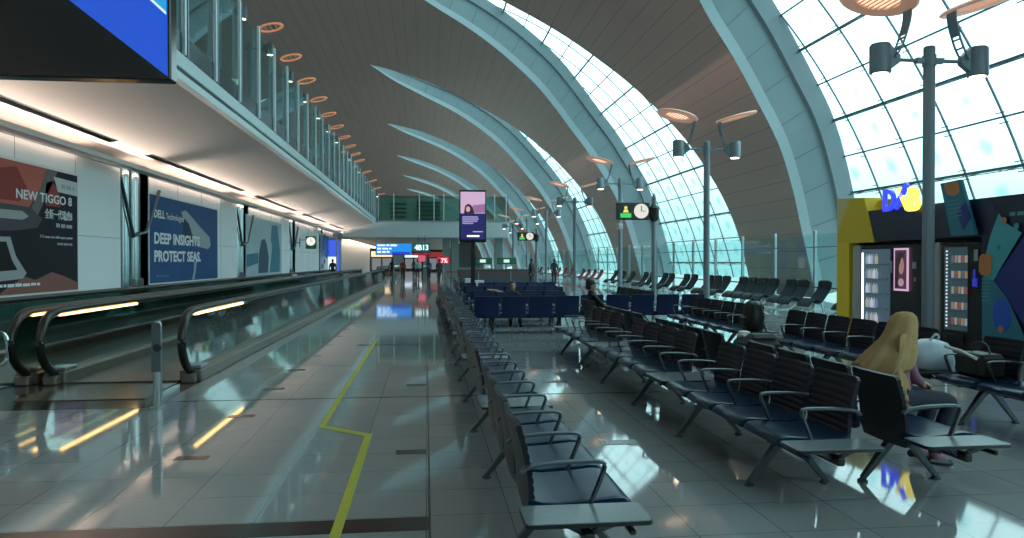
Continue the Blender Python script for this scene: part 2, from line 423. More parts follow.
for k in KS:
    root = thing('window_%d' % (k+1), None, None, (0, 0, 0)); struct(root)
    rows = []; uv = []
    for p in PH:
        a, b_ = yN(k, p), yA(k, p); r = VR + depth(p)
        rows.append([V(p, r, a+(b_-a)*j/8) for j in range(9)]); uv.append([((a+(b_-a)*j/8 - 1.3)/DY, (p-.4)/DPH) for j in range(9)])
    vs, fs = grid('', rows, None); me = bpy.data.meshes.new('glass_pane'); me.from_pydata(vs, [], fs); me.materials.append(gm)
    ul = me.uv_layers.new(name='UVMap'); fu = [u for r in uv for u in r]
    for lp in me.loops: ul.data[lp.index].uv = fu[lp.vertex_index]
    shade(me, 40); link('glass_pane', me, root)
    # reveal on the far side (three facets) and on the near side
    far = MB(); side = MB(); groove = MB()
    prof = [(0, 0), (.2, .16), (.2, .26), (.72, .30), (.74, .12), (1., .0)]
    R = [[V(p, VR + depth(p)*f, yA(k, p) + dy*min(1, depth(p)/1.6)) for f, dy in prof] for p in PH]
    for i in range(len(PH)-1):
        for j, tgt in ((0, side), (1, groove), (2, far), (3, side), (4, side)):
            tgt.add([R[i][j], R[i][j+1], R[i+1][j+1], R[i+1][j]], [(0, 1, 2, 3)])
        tgt = far
        tgt.add([V(PH[i], VR, yN(k, PH[i])), V(PH[i], VR+depth(PH[i]), yN(k, PH[i])), V(PH[i+1], VR+depth(PH[i+1]), yN(k, PH[i+1])), V(PH[i+1], VR, yN(k, PH[i+1]))], [(0, 1, 2, 3)])
    # panel joints across the reveal
    jm = MB()
    for q in range(3, 58, 3):
        p = PH[q]; d = depth(p)
        if d < .5: continue
        jm.sweep([V(p, VR+d*.22, yA(k, p)+.255), V(p, VR+d*.7, yA(k, p)+.285)], [(-.012, -.01), (.012, -.01), (.012, .01), (-.012, .01)])
    def mrg(mbx):
        m_ = mbx; return m_
    far.obj('reveal_panel', M['reveal'], root, smooth=None); side.obj('reveal_trim', M['revealside'], root, smooth=None)
    groove.obj('reveal_groove', M['dark'], root, smooth=None); jm.obj('reveal_joint', M['mullion'], root, smooth=None)
    # mullions: along the hall and up the arch
    gm1 = MB(); w = .029
    sq = [(-w, -w), (w, -w), (w, w), (-w, w)]
    i0 = 4
    while i0*DPH + .4 < 87:
        p = i0*DPH + .4; i0 += 1
        if p < 13: continue
        a, b_ = yN(k, p), yA(k, p)
        if b_ - a < .4: continue
        r = VR + depth(p) - .06; th = 1.5 if i0 % 2 == 1 else .9
        gm1.sweep([V(p, r, a), V(p, r, b_+.05)], [(x*th, y*th) for x, y in sq])
        if i0 % 2 == 1 and depth(p) > 1:
            gm1.sweep([V(p, r-.35, a+.3), V(p, r-.35, b_-.3)], [(x*.45, y*.45) for x, y in sq])
            y = a + .3; s_ = 0
            while y + .8 < b_-.3:
                gm1.sweep([V(p, r-(.35 if s_ else 0), y), V(p, r-(0 if s_ else .35), y+.8)], [(x*.35, y_*.35) for x, y_ in sq]); y += .8; s_ = 1-s_
    yk = math.floor((P0*(k-1)+8 - 1.3)/DY)*DY + 1.3
    while yk < P0*(k-1) + 31:
        run = []
        for p in PH + [200]:
            ok = p < 100 and yN(k, p) < yk < yA(k, p)
            if ok: run.append(V(p, VR+depth(p)-.06, yk))
            else:
                if len(run) > 1: gm1.sweep(run, [(x*.9, y*.9) for x, y in sq], up=(0, 1, 0))
                run = []
        if yk > 0 and k < 4:      # clamps where the bars cross
            for j in range(4, 23):
                p = j*DPH + .4
                if yN(k, p)+.3 < yk < yA(k, p)-.3 and p < 80:
                    c = Vector(V(p, VR+depth(p)-.14, yk)); u = Vector((-sin(rad(p)), 0, cos(rad(p))))
                    for e in (-.16, .16):
                        q = c + u*e; gm1.sweep([q - Vector((0, .18, 0)), q + Vector((0, .18, 0))], [(x*.5, y*.5) for x, y in sq])
        yk += DY
    gm1.obj('mullion', M['mullion'], root, smooth=None)
# end walls of the hall
def endwall(name, Y):
    poly = [(V(p, VR+3.2, Y)[0], V(p, VR+3.2, Y)[2]) for p in range(8, 172, 4)]
    o = MB().add([(x, Y, max(z, -.2)) for x, z in poly] + [(x, Y+.3, max(z, -.2)) for x, z in poly],
        [tuple(range(len(poly))), tuple(range(2*len(poly)-1, len(poly)-1, -1))]).obj(name, mat('end wall', (.3, .32, .32), .6), smooth=None)
    struct(o)
endwall('wall_back', -46.3); endwall('wall_end', 236)

# ------------------------------------------------------------------ left wall under the mezzanine
WX = -8.2; BAY = 12.6; COL0 = 22.4
wall = MB(); rec = MB()
for k in range(-5, 5):
    a = COL0 + BAY*k + 1.05; b_ = COL0 + BAY*(k+1) - 1.05
    if b_ > 68: b_ = 68
    if a < b_:
        wall.box((WX-.25, a, 0), (WX, b_, 4.2))
for k in range(-4, 5):
    c = COL0 + BAY*k; rec.box((WX-.6, c-1.1, 0), (WX-.5, c+1.1, 4.2))
    rec.box((WX-.5, c-1.12, 0), (WX-.02, c-1.05, 4.2)); rec.box((WX-.5, c+1.05, 0), (WX-.02, c+1.12, 4.2))
struct(wall.obj('wall_left', M['panel'], smooth=None))
trim(rec, mat('recess lining', (.5, .56, .57), .4))
jn = MB()
for k in range(-4, 5):
    a = COL0 + BAY*k + 1.05; b_ = min(COL0 + BAY*(k+1) - 1.05, 68)
    if a < b_:
        jn.box((WX, a, 2.2), (WX+.006, b_, 2.212))
        for j in range(1, 4): jn.box((WX, a+(b_-a)*j/4, 0), (WX+.006, a+(b_-a)*j/4+.012, 4.2))
        jn.box((WX, a, 4.1), (WX+.03, b_, 4.2))
trim(jn, mat('panel joint', (.2, .22, .22), .5))
# soffit: plane from the outer edge (-4.75, 5.05) to the inner edge (-7.75, 4.34), with a light cove behind a lip
D1 = 70.
sof = MB()
sof.add([(-4.75, -46, 5.05), (-7.25, -46, 4.46), (-7.25, D1, 4.46), (-4.75, D1, 5.05)], [(0, 1, 2, 3)])
sof.add([(-7.45, -46, 4.41), (-9.2, -46, 4.30), (-9.2, D1, 4.30), (-7.45, D1, 4.41)], [(0, 1, 2, 3)])
for k in range(-5, 5):   # solid pieces of the slot line, open between Y0 and Y1 of each bay
    a = COL0 + BAY*k - 3.6; b_ = COL0 + BAY*k - 1.4
    sof.add([(-7.25, a, 4.46), (-7.45, a, 4.41), (-7.45, b_, 4.41), (-7.25, b_, 4.46)], [(0, 1, 2, 3)])
o = sof.obj('ceiling_mezzanine', M['plaster'], smooth=None); struct(o)
trim(MB().box((-7.27, -46, 4.47), (-7.43, D1, 4.75)), M['dark'])
cv = MB().sweep([(0, -46, 0), (0, D1, 0)], [(-7.98, 4.06), (-7.62, 4.04), (-7.59, 4.04), (-7.59, 4.152), (-7.61, 4.152), (-7.63, 4.06), (-7.98, 4.08)], up=(0, 0, 1))
# (profile side axis is +X when the path runs along +Y)
trim(cv, M['plaster'])
lamps = MB()
for k in range(-5, 5):
    a = COL0 + BAY*k - 1.2; lamps.box((-7.97, a, 4.085), (-7.91, a + BAY - 2.4, 4.12))
o = lamps.obj('cove_light', M['cove']); tag(o, 'warm cove light strip running along the top of the advert wall', 'light')
for k in range(-5, 5):
    la = bpy.data.lights.new('cove lamp', 'AREA'); la.shape = 'RECTANGLE'; la.size = BAY - 1.6; la.size_y = .07; la.energy = 230; la.color = (1, .82, .70); la.spread = rad(100)
    lo = bpy.data.objects.new('cove_lamp', la); C.objects.link(lo); lo.location = (-7.84, COL0 + BAY*(k+.5), 4.085)
    z_ = Vector((-.965, 0, -.26)).normalized(); x_ = Vector((0, 1, 0)); y_ = z_.cross(x_)
    lo.matrix_world = Matrix.Translation(lo.location) @ Matrix((x_, y_, z_)).transposed().to_4x4()
# fascia of the mezzanine deck: long extrusion
fa = MB().sweep([(0, -46, 0), (0, D1, 0)], [(-4.78, 5.03), (-4.60, 5.03), (-4.60, 5.17), (-4.72, 5.17), (-4.72, 5.24), (-4.60, 5.26), (-4.56, 5.5), (-4.78, 5.5)])
trim(fa, M['fascia'])
trim(MB().box((-4.82, -46, 5.1), (-4.63, D1, 5.96)), M['slabedge'])
struct(MB().box((-27, -46, 5.5), (-4.8, 210, 5.62)).obj('floor_mezzanine', mat('mezzanine floor', (.2, .2, .2), .3), smooth=None))
# deck balustrade
g = thing('deck_balustrade', 'tall glass balustrade with pale posts along the mezzanine edge', 'balustrade', (-4.6, 0, 5.55))
Yp = 5.7; pm = MB().box((-.035, -.05, 0), (.035, .05, 2.55), bev=.01).mesh('post', M['postlight'])
pm2 = MB().box((-.03, -.02, 0), (.03, .02, 2.55)).mesh('post_fin', M['steel'])
yy = 6.45
while yy < D1-.6:
    link('post', pm, g, (0, yy, -.0)); link('post_fin', pm2, g, (-.02, yy+.24, 0)); yy += 2.15
gp = MB()
yy = 4.3
while yy < D1-1: gp.box((-.012, yy+.05, .02), (.0, yy+2.1, 2.35)); yy += 2.15
gp.obj('glass_panel', M['deck glass'], g, smooth=None, loc=(-.05, 0, 0))
# partition and furniture glimpsed on the deck
MBd = MB().box((-26, -46, 5.62), (-25.6, 200, 8.2)); struct(MBd.obj('wall_mezzanine', mat('deck wall', (.2, .15, .12), .6), smooth=None))
sg = thing('deck_exit_sign', 'small pale green lit sign seen through the mezzanine glass', 'sign', (-7.5, 29., 5.62))
MB().box((-.03, -.03, 0), (.03, .03, 2.3)).obj('post', M['post'], sg); MB().box((-.5, -.06, 2.3), (.55, .06, 2.75), bev=.02).obj('sign_face', em('deck sign', (.55, .8, .6), .55), sg)

# ------------------------------------------------------------------ bridge across the hall
bx = 7.7
struct(MB().box((-27, D1, 3.75), (bx, D1+7, 5.3), bev=.05).obj('trim_bridge_beam', M['fascia'], smooth=None))
trim(MB().box((-27, D1-.03, 5.3), (bx, D1+.2, 5.36)).box((-4.6, D1-.04, 3.7), (bx, D1+.3, 3.78)), M['steel'])
g = thing('bridge_balustrade', 'dark greenish glass balustrade along the bridge across the hall', 'balustrade', (0, D1, 5.33))
for k, x in enumerate((-4.35, -2.95, -.6, .75, 1.65, 3.4, 4.4, 5.4, 6.4, 7.5)):
    MB().box((x-.05, .1, 0), (x+.05, .2, 2.5), bev=.01).obj('post', M['postlight'], g)
MB().box((-4.4, .14, .03), (bx, .16, 2.3)).obj('glass_panel', M['bridge glass'], g, smooth=None)
sh = thing('lounge_shelving', 'dark green partition with dark shelves behind the bridge glass', 'partition', (0, D1+4, 5.33))
MB().box((-4.4, 0, 0), (5.2, .3, 2.4)).obj('panel', mat('green partition', (.26, .34, .30), .6), sh)
mbs = MB()
for i in range(5): mbs.box((-.9+.0, -.25, .3+i*.42), (1.4, -.02, .36+i*.42))
mbs.obj('shelf', M['dark'], sh)
mbs = MB()
for i in range(4): mbs.box((-3.4, -.12, .5+i*.42), (-1.9, -.02, .62+i*.42))
mbs.obj('slat', M['dark'], sh)
# columns and walls under the bridge
for i, x in enumerate((-9.2, 1.9, 2.7, 6.9)):
    w_ = (.5, .35, .35, .4)[i]
    o = MB().box((x-w_, D1+1, 0), (x+w_, D1+1.9, 3.75), bev=.04).obj('square_pillar', mat('pillar grey', (.26, .3, .3), .5), smooth=None)
    tag(o, ('brown grey pillar under the left end of the bridge', 'grey pillar just right of the red lit sign under the bridge', 'slim grey pillar beside the digital totem pole under the bridge', 'grey pillar carrying the right end of the bridge')[i], 'pillar')
struct(MB().box((-9.6, D1+1, 0), (-9.4, 190, 4.2)).obj('wall_left_far', M['panel'], smooth=None))
fc = MB().box((-9.6, D1+7, 4.0), (4.5, 190, 4.3)); struct(fc.obj('ceiling_far', M['plaster'], smooth=None))
o = MB().box((-9.0, D1+6, 3.9), (-8.6, 180, 3.96)).obj('far_cove_light', em('far cove', (1, .82, .62), 7)); tag(o, 'bright cove light running into the far corridor ceiling', 'light')

# chrome column clusters in the wall recesses
cl0 = None
for k in range(-1, 4):
    c = COL0 + BAY*k
    lab = ['chrome tube column cluster left of the car advert', 'chrome tube column cluster between the car advert and the blue shark advert', 'chrome tube columns between the shark advert and the pale figures advert', 'chrome tube columns left of the wall clock', 'farthest chrome tube columns before the lit blue pillars'][k+1]
    if cl0 is None:
        cl0 = thing('steel_column', lab, 'column', (WX-.22, c, 0))
        for y, r in ((-.95, .09), (-.35, .17), (.38, .16)):
            MB().lathe([(r, 0), (r, 4.2)], 16, T=Matrix.Translation((0, y, 0))).obj('tube', M['chrome'], cl0)
        MB().tube([(.2, -1.0, 3.9), (.24, -.2, 2.3)], .05, 8).tube([(.28, 1.75, 3.75), (.24, .75, 2.45), (.22, -.2, 2.3)], .055, 8).obj('strut', M['alu'], cl0)
        MB().box((-.1, -.3, .75), (.2, .1, 1.1), bev=.03).box((-.1, .4, .75), (.2, .7, 1.1), bev=.03).obj('bracket', M['alu'], cl0)
    else: dup(cl0, (WX-.22, c, 0), lab)

# ------------------------------------------------------------------ adverts on the left wall
def poster(name, Y0, Y1, z0, z1, m, label, cat='advert', back=M['white']):
    r = thing(name, label, cat, (WX, 0, 0))
    MB().box((.006, Y0-.06, z0-.06), (.03, Y1+.06, z1+.06)).obj('frame', back, r, smooth=None)
    MB().box((.03, Y0, z0), (.036, Y1, z1)).obj('print', m, r, smooth=None)
    return r
def pol(r, name, pts, m, X=.037, z=0.): return MB().prism(pts, .003, T=F_left(X, 0, z)).obj(name, m, r, smooth=None)
Zb, Zt = .93, 3.6
ad = poster('car_advert', 11.80, 18.75, Zb, Zt, mat('advert dark', (.012, .012, .016), .6, 0, .15), 'large dark car interior advert with silver lettering on the white wall')
def sm(n, c, r_=.6): return mat(n, c, r_, 0, .15)
pol(ad, 'picture_seats', [(12, 3.6), (17.35, 3.6), (17.0, 3.1), (16.6, 2.72), (12, 2.72)], sm('ad red', (.45, .12, .09)))
pol(ad, 'picture_cushion', [(15.2, 3.35), (16.1, 3.5), (16.5, 3.1), (16.2, 2.8), (15.2, 2.8)], sm('ad red dark', (.25, .05, .045)), .040)
pol(ad, 'picture_pillar', [(17.3, 3.6), (17.8, 3.6), (17.25, 2.95), (16.9, 2.55), (16.65, 2.72), (17.0, 3.1)], sm('ad grey brown', (.16, .14, .14)), .041)
pol(ad, 'picture_seatback', [(17.3, 3.3), (17.55, 3.36), (17.8, 3.2), (17.95, 2.95), (17.9, 2.8), (17.25, 2.8), (17.2, 3.0)], sm('ad red deep', (.3, .05, .05)), .041)
pol(ad, 'picture_dashboard', [(12, 2.75), (16.6, 2.72), (17.1, 2.5), (16.9, 2.3), (15.9, 2.2), (12, 2.1)], sm('ad charcoal', (.07, .07, .08)), .042)
pol(ad, 'picture_vent', [(14, 2.58), (16.3, 2.62), (16.55, 2.52), (16.3, 2.44), (14, 2.42)], sm('ad silver', (.35, .36, .38)), .045)
pol(ad, 'picture_console', [(14, 2.05), (15.85, 2.08), (16.05, 1.7), (16.45, 1.35), (16.3, 1.24), (14, 1.15)], sm('ad silver', (.35, .36, .38)), .042)
pol(ad, 'picture_console_dark', [(14, 1.95), (15.7, 1.98), (15.9, 1.62), (16.1, 1.42), (14, 1.35)], sm('ad black', (.01, .01, .012)), .044)
pol(ad, 'picture_lower', [(15.4, .93), (18.7, .93), (18.7, 1.1), (18.1, 1.25), (17.5, 1.36), (16.8, 1.2), (16.4, 1.28), (15.8, 1.1)], sm('ad skin', (.24, .1, .085)), .041)
pol(ad, 'logo_block', [(17.6, 3.46), (18.72, 3.44), (18.72, 3.12), (17.8, 3.14)], sm('ad white', (.6, .6, .6)), .044)
wt = sm('ad lettering', (.75, .76, .78))
gt = sm('ad grey lettering', (.4, .4, .42))
fine_print('logo_lettering', gt, ad, F_left(.0475, 17.95, 3.22), .62, .11)
text('headline_lettering', 'NEW TIGGO 8', wt, ad, F_left(.048, 16.06, 2.86), 2.38, .2, bold=.02)
text('chinese_lettering', '全新一代瑞虎8', wt, ad, F_left(.048, 17.2, 2.52), 1.25, .22, bold=.01)
fine_print('small_lettering', gt, ad, F_left(.046, 17.7, 2.34), .75, .1)
text('tagline_lettering', '5+2 seats suv with super power', wt, ad, F_left(.046, 17.0, 2.08), 1.48, .08)
fine_print('tagline_lettering', gt, ad, F_left(.046, 17.75, 1.95), .7, .06)
fine_print('footnote_lettering', wt, ad, F_left(.048, 15.0, 1.08), 2.0, .07)

ad2 = poster('shark_advert', 23.40, 30.70, Zb, Zt, noisy(mat('advert blue', (.02, .075, .2), .6, 0, .15), .5, (.01, .05, .15), (.03, .1, .26)), 'blue advert with white lettering and a pale shark')
pol(ad2, 'shark_body', [(26.30, 3.25), (26.80, 3.33), (27.40, 3.15), (28.70, 2.75), (29.60, 2.5), (29.75, 2.2), (29.40, 2.05), (28.40, 2.1), (27.50, 2.3), (27.00, 2.75), (26.55, 3.0)], sm('ad shark', (.32, .38, .42)))
pol(ad2, 'shark_dark', [(26.60, 3.05), (27.10, 2.9), (27.70, 2.3), (27.00, 2.2), (26.50, 2.6)], sm('ad shark dark', (.02, .04, .08)), .04)  # dark shape printed over the shark
pol(ad2, 'shark_tail', [(27.70, 1.6), (28.00, 1.6), (27.85, 1.2), (27.70, .95), (27.45, .95), (27.65, 1.25)], sm('ad shark', (.32, .38, .42)))
text('brand_lettering', 'DELL', wt, ad2, F_left(.042, 23.75, 2.92), .95, .25, bold=.03)
text('brand_lettering_thin', 'Technologies', wt, ad2, F_left(.042, 24.80, 2.86), 1.75, .26)
text('headline_lettering', 'DEEP INSIGHTS', wt, ad2, F_left(.044, 23.75, 2.12), 4.6, .36, bold=.035)
text('headline_lettering', 'PROTECT SEAS.', wt, ad2, F_left(.044, 23.75, 1.57), 4.7, .36, bold=.035)
text('footnote_lettering', 'DellTechnologies.com', gt, ad2, F_left(.042, 23.90, 1.1), 1.15, .06)

ad3 = poster('figures_advert', 35.50, 43.90, .9, 3.7, noisy(mat('advert pale', (.36, .48, .53), .6, 0, .15), .6, (.28, .41, .47), (.45, .55, .58)), 'pale blue advert showing two dark standing figures')
fgd = sm('ad figure dark', (.05, .09, .14)); fgb = sm('ad figure blue', (.06, .18, .26))
pol(ad3, 'figure_front', [(37.90, 1.0), (40.20, 1.0), (40.40, 1.8), (39.90, 2.5), (39.30, 2.75), (38.60, 2.6), (38.10, 2.0)], fgd)
pol(ad3, 'figure_rear', [(40.60, 1.0), (43.30, 1.0), (43.40, 2.2), (43.00, 3.0), (42.70, 3.55), (41.20, 3.5), (40.90, 2.7), (41.30, 2.4)], fgb, .036)
pol(ad3, 'picture_band', [(35.50, 1.3), (37.90, 1.5), (37.90, 2.0), (35.50, 1.9)], fgb, .039)
ad5 = poster('blue_advert', 59.6, 66.6, .9, 3.7, mat('advert blue mid', (.03, .12, .28), .35), 'deep blue advert beyond the wall clock')
for i in range(4): pol(ad5, 'picture_block', [(60.4+i*1.2, 1.0+.4*i), (61.4+i*1.2, 1.0+.4*i), (61.4+i*1.2, 1.35+.4*i), (60.4+i*1.2, 1.35+.4*i)], sm('ad figure dark', (.05, .09, .14)))
# wall clock sign
ck = thing('wall_clock_sign', 'green edged clock sign on an arm from the white wall', 'clock', (WX, 47.6, 0))
MB().tube([(0, 0, 2.72), (.5, 0, 2.72)], .03, 8).tube([(.45, 0, 2.45), (.45, 0, 3.05)], .03, 8).tube([(.45, 0, 2.9), (.95, 0, 2.9)], .025, 8).obj('arm', M['post'], ck)
MB().box((.8, -.06, 2.35), (1.45, .06, 3.15), bev=.03).obj('casing', mat('sign green', (.02, .16, .08), .4), ck)
MB().lathe([(.27, 0), (.27, .02)], 24, T=Matrix.Translation((1.12, -.065, 2.82)) @ Matrix.Rotation(pi/2, 4, 'X')).obj('dial', em('dial', (1, 1, .92), .9), ck)
MB().box((1.11, -.095, 2.82), (1.13, -.086, 3.0)).box((1.12, -.095, 2.81), (1.24, -.086, 2.83)).obj('hand', M['black'], ck)
# lit blue/white pillars at the wall's end
for i, (y, l) in enumerate(((64.9, 'lit blue and white display pillar, the nearer of the pair by the wall end'), (68.6, 'narrow lit blue display pillar, the farther of the pair by the wall end'))):
    r = thing('lit_display_pillar', l, 'display', (-7.9, y, 0))
    MB().box((-.4, -.3, 0), (.45 - .1*i, .3, 3.6), bev=.03).obj('casing', M['steel'], r)
    MB().box((-.3, -.33, 1.95), (.35-.1*i, -.3, 3.4)).obj('screen_upper', em('pillar blue', (.05, .12, .8), 1.), r)
    MB().box((-.3, -.33, .35), (.35-.1*i, -.3, 1.95)).obj('screen_lower', em('pillar white', (.75, .9, 1), 1.5) if i == 0 else em('pillar blue', (.05, .12, .8), 1.), r)

# ------------------------------------------------------------------ moving walkways
def balustrade(root, x, side, Y0, Y1, lamp=True):
    """one side of a walkway, at local x; side = direction of the outer face"""
    hr = .93
    nose = [(x, Y0+.75, .10), (x, Y0+.38, .14), (x, Y0+.12, .3), (x, Y0, .55), (x, Y0+.07, .77), (x, Y0+.25, .91), (x, Y0+.5, .95), (x, Y0+1.2, .96), (x, Y1-.6, .96)]
    pth = smoothpath(nose[:-2], 5) + [Vector(nose[-2]), Vector(nose[-1])]
    MB().tube(pth, .055, 12, ry=.05).obj('handrail', M['rubber'], root)
    inner = [Vector((p.x, p.y+.05 if p.y < Y0+.6 else p.y, p.z - (.045 if p.z > .5 else -.045))) for p in pth[2:]]
    MB().tube(inner, .014, 8).obj('rail_guide', M['steel'], root)
    gpts = [(p.y+.02, p.z-.03) for p in pth if p.z > .16] + [(Y1-.6, .17), (Y0+.55, .17)]
    MB().prism([(a, b2) for a, b2 in gpts], .012, T=F_left(x-.006, 0, 0)).obj('glass_panel', M['walkway glass'], root, smooth=None)
    MB().box((x-.14, Y0+.35, 0), (x+.14, Y1, .16), bev=.02).box((x-.09, Y0+.22, 0), (x+.09, Y0+.36, .12), bev=.02).obj('base_cladding', M['cladding'], root)
    MB().box((x-.12, Y0+.42, .16), (x+.12, Y0+.75, .21), bev=.01).obj('newel_box', M['steel'], root)
    if lamp:
        for a in (Y0+.5, Y0+1.84): MB().box((x-.03, a, .875), (x+.03, a+1.3, .905)).obj('light_strip', M['striplight'], root)
def walkway(xl, xr, Y0, Y1, label, lamps):
    r = thing('moving_walkway', label, 'moving walkway', (0, 0, 0))
    balustrade(r, xl, -1, Y0, Y1, lamps[0]); balustrade(r, xr, 1, Y0, Y1, lamps[1])
    MB().box((xl+.14, Y0+.3, .0), (xr-.14, Y1, .03)).obj('tread', mat('walkway tread', (.06, .06, .06), .4, .4), r, smooth=None)
    MB().box((xl+.13, Y0-.9, 0), (xr-.13, Y0+.3, .012)).obj('comb_plate', M['metaldeck'], r, smooth=None)
    return r
walkway(-4.8, -3.1, 9.98, 58, 'glass sided moving walkway nearest the seats with lit handrails', (True, True))
walkway(-6.75, -5.14, 9.98, 58, 'glass sided moving walkway beside the advert wall', (False, True))
walkway(-5.0, -3.2, 78, 105, 'distant moving walkway beyond the bridge', (False, False))
# bollard
bo = thing('sensor_post', 'short steel post with a round black sensor in front of the walkways', 'post', (-2.90, 8.53, 0))
MB().lathe([(.045, 0), (.045, .88), (.04, .92), (.028, .945)], 20).lathe([(.085, 0), (.085, .012), (.05, .02)], 20).obj('pole', M['steel'], bo)
MB().lathe([(.042, 0), (.042, .03)], 18, T=Matrix.Translation((0.012, -.035, .66)) @ Matrix.Rotation(pi/2, 4, 'X')).obj('sensor', M['blackgloss'], bo)
MB().box((-.048, -.056, .4), (.048, -.046, .93), bev=.004).obj('cover_plate', M['alu'], bo)
# loop barrier
lb = thing('loop_barrier', 'rounded steel tube barrier at the left edge before the walkways', 'barrier', (-5.62, 8.95, 0))
MB().tube([(x, 0, z) for x, z in [(a-.98, b2+.44) for a, b2 in rrect(1.95, .36, .08)]], .022, 8, closed=True).obj('loop', M['chrome'], lb)
MB().box((-.05, -.03, 0), (.05, .03, .24)).box((-.05, -.03, .2), (.05, .03, .46)).obj('foot', M['steel'], lb)

# ------------------------------------------------------------------ seats
PITCH = .6
def seat_mesh(m):
    prof = [(.07, .40), (.07, .455), (.13, .432), (.22, .424), (.36, .432), (.50, .446), (.555, .44), (.585, .415), (.59, .385), (.575, .375), (.55, .39), (.35, .385), (.15, .382)]
    prof = [(a, b2) for a, b2 in prof]
    mb = MB(); rings = []
    for y, s in ((-.272, .82), (-.262, .95), (-.24, 1), (-.1, 1), (0, 1), (.1, 1), (.24, 1), (.262, .95), (.272, .82)):
        cx_, cz_ = .33, .41
        dip = -.008*(1-(y/.272)**2)
        rings.append([(cx_+(a-cx_)*(1-(1-s)*.25), y, cz_+(b2-cz_)*s + (dip if b2 > .42 else 0)) for a, b2 in prof])
    mb.loft(rings); return mb.mesh('seat', m, 50)
def back_mesh(m, shell):
    cen = smoothpath([(.07, .33), (.062, .42), (.055, .55), (.035, .68), (.0, .82)], 4)[:-1]
    cen = [Vector((p.x, p.y)) for p in smoothpath([(.085, .34, 0), (.068, .42, 0), (.058, .55, 0), (.036, .68, 0), (.0, .825, 0)], 9)]
    mb = MB(); rings = []
    front = []; back = []
    n = len(cen)
    for i, p in enumerate(cen):
        a = cen[max(i-1, 0)]; b2 = cen[min(i+1, n-1)]; t = (b2-a).normalized(); nr = Vector((t.y, -t.x))
        rib = .0025 if (i % 3) else -.003
        front.append(p + nr*(.014+rib)); back.append(p - nr*.012)
    prof = front + back[::-1]
    cz_ = .6
    for y, s in ((-.265, .90), (-.255, .975), (-.235, 1), (-.12, 1), (0, 1), (.12, 1), (.235, 1), (.255, .975), (.265, .90)):
        bow = .02*(y/.265)**2
        rings.append([(p.x + bow, y, cz_ + (p.y-cz_)*s) for p in prof])
    mb.loft(rings)
    me = mb.mesh('backrest', [m, shell], 30)
    k = len(prof)
    for pl in me.polygons:
        i = pl.index % k if pl.index < (len(rings)-1)*k else 0
        pl.material_index = 1 if (n-1 <= i) else 0
    return me
arm_m = MB().sweep(smoothpath([(.03, 0, .585), (.07, 0, .612), (.2, 0, .628), (.36, 0, .632), (.425, 0, .626), (.438, 0, .60), (.40, 0, .50), (.345, 0, .37)], 5), [(.019, -.007), (.019, .005), (.012, .009), (-.012, .009), (-.019, .005), (-.019, -.007)], up=(-.3, 0, 1)).mesh('armrest', M['alu'], 40)
leg_m = MB()
for sx in (-1, 1):
    leg_m.sweep([(.31+sx*.02, 0, .345), (.31+sx*.09, 0, .27), (.31+sx*.20, 0, .13), (.31+sx*.285, 0, .028)], [(-.018, -.022), (.018, -.022), (.018, .022), (-.018, .022)], up=(0, 1, 0), scales=(1.5, 1.3, 1.05, .85))
    leg_m.lathe([(.036, 0), (.036, .014), (.016, .03), (.016, .04)], 12, T=Matrix.Translation((.31+sx*.285, 0, 0)))
leg_m = leg_m.mesh('leg', [M['legmetal']], 35)
def beam_mesh(y0, y1):
    mb = MB().box((.285, y0, .32), (.335, y1, .372), bev=.008).box((.50, y0+.02, .352), (.53, y1-.02, .378), bev=.006)
    y = y0 + .3
    while y < y1: mb.box((.30, y-.012, .345), (.54, y+.012, .378)); y += .6
    return mb.mesh('beam', M['black'], 30)
def table_mesh(d):
    mb = MB(); T = Matrix.Translation((0, -d/2, .425))
    mb.prism([(x, y) for x, y in rrect(.58, d, .03, 3, .02, 0)], .005, T=T)
    mb.mi = 1; mb.prism([(x, y) for x, y in rrect(.586, d+.006, .032, 3, .017, -.003)], .018, T=Matrix.Translation((0, -d/2, .408)))
    mb.mi = 2
    for sy in (-1, 1): mb.sweep([(.31, sy*d*.12, .34), (.20, sy*d*.3, .41)], [(-.012, -.012), (.012, -.012), (.012, .012), (-.012, .012)]).sweep([(.31, sy*d*.12, .34), (.45, sy*d*.3, .41)], [(-.012, -.012), (.012, -.012), (.012, .012), (-.012, .012)])
    # put the top 4 mm above the edge band
    for i, v in enumerate(mb.v):
        if i < len(rrect(.58, d, .03, 3))*2: mb.v[i] = (v[0], v[1], v[2]+.0)
    return mb.mesh('side_table', [M['table'], M['black'], M['alu']], 30)
SEAT = {'dark': seat_mesh(M['vinyl']), 'blue': seat_mesh(M['blue'])}
BACK = {'dark': back_mesh(M['mesh'], M['shell']), 'blue': back_mesh(M['navy'], M['blue'])}
BEAMS = {}; TABLES = {}
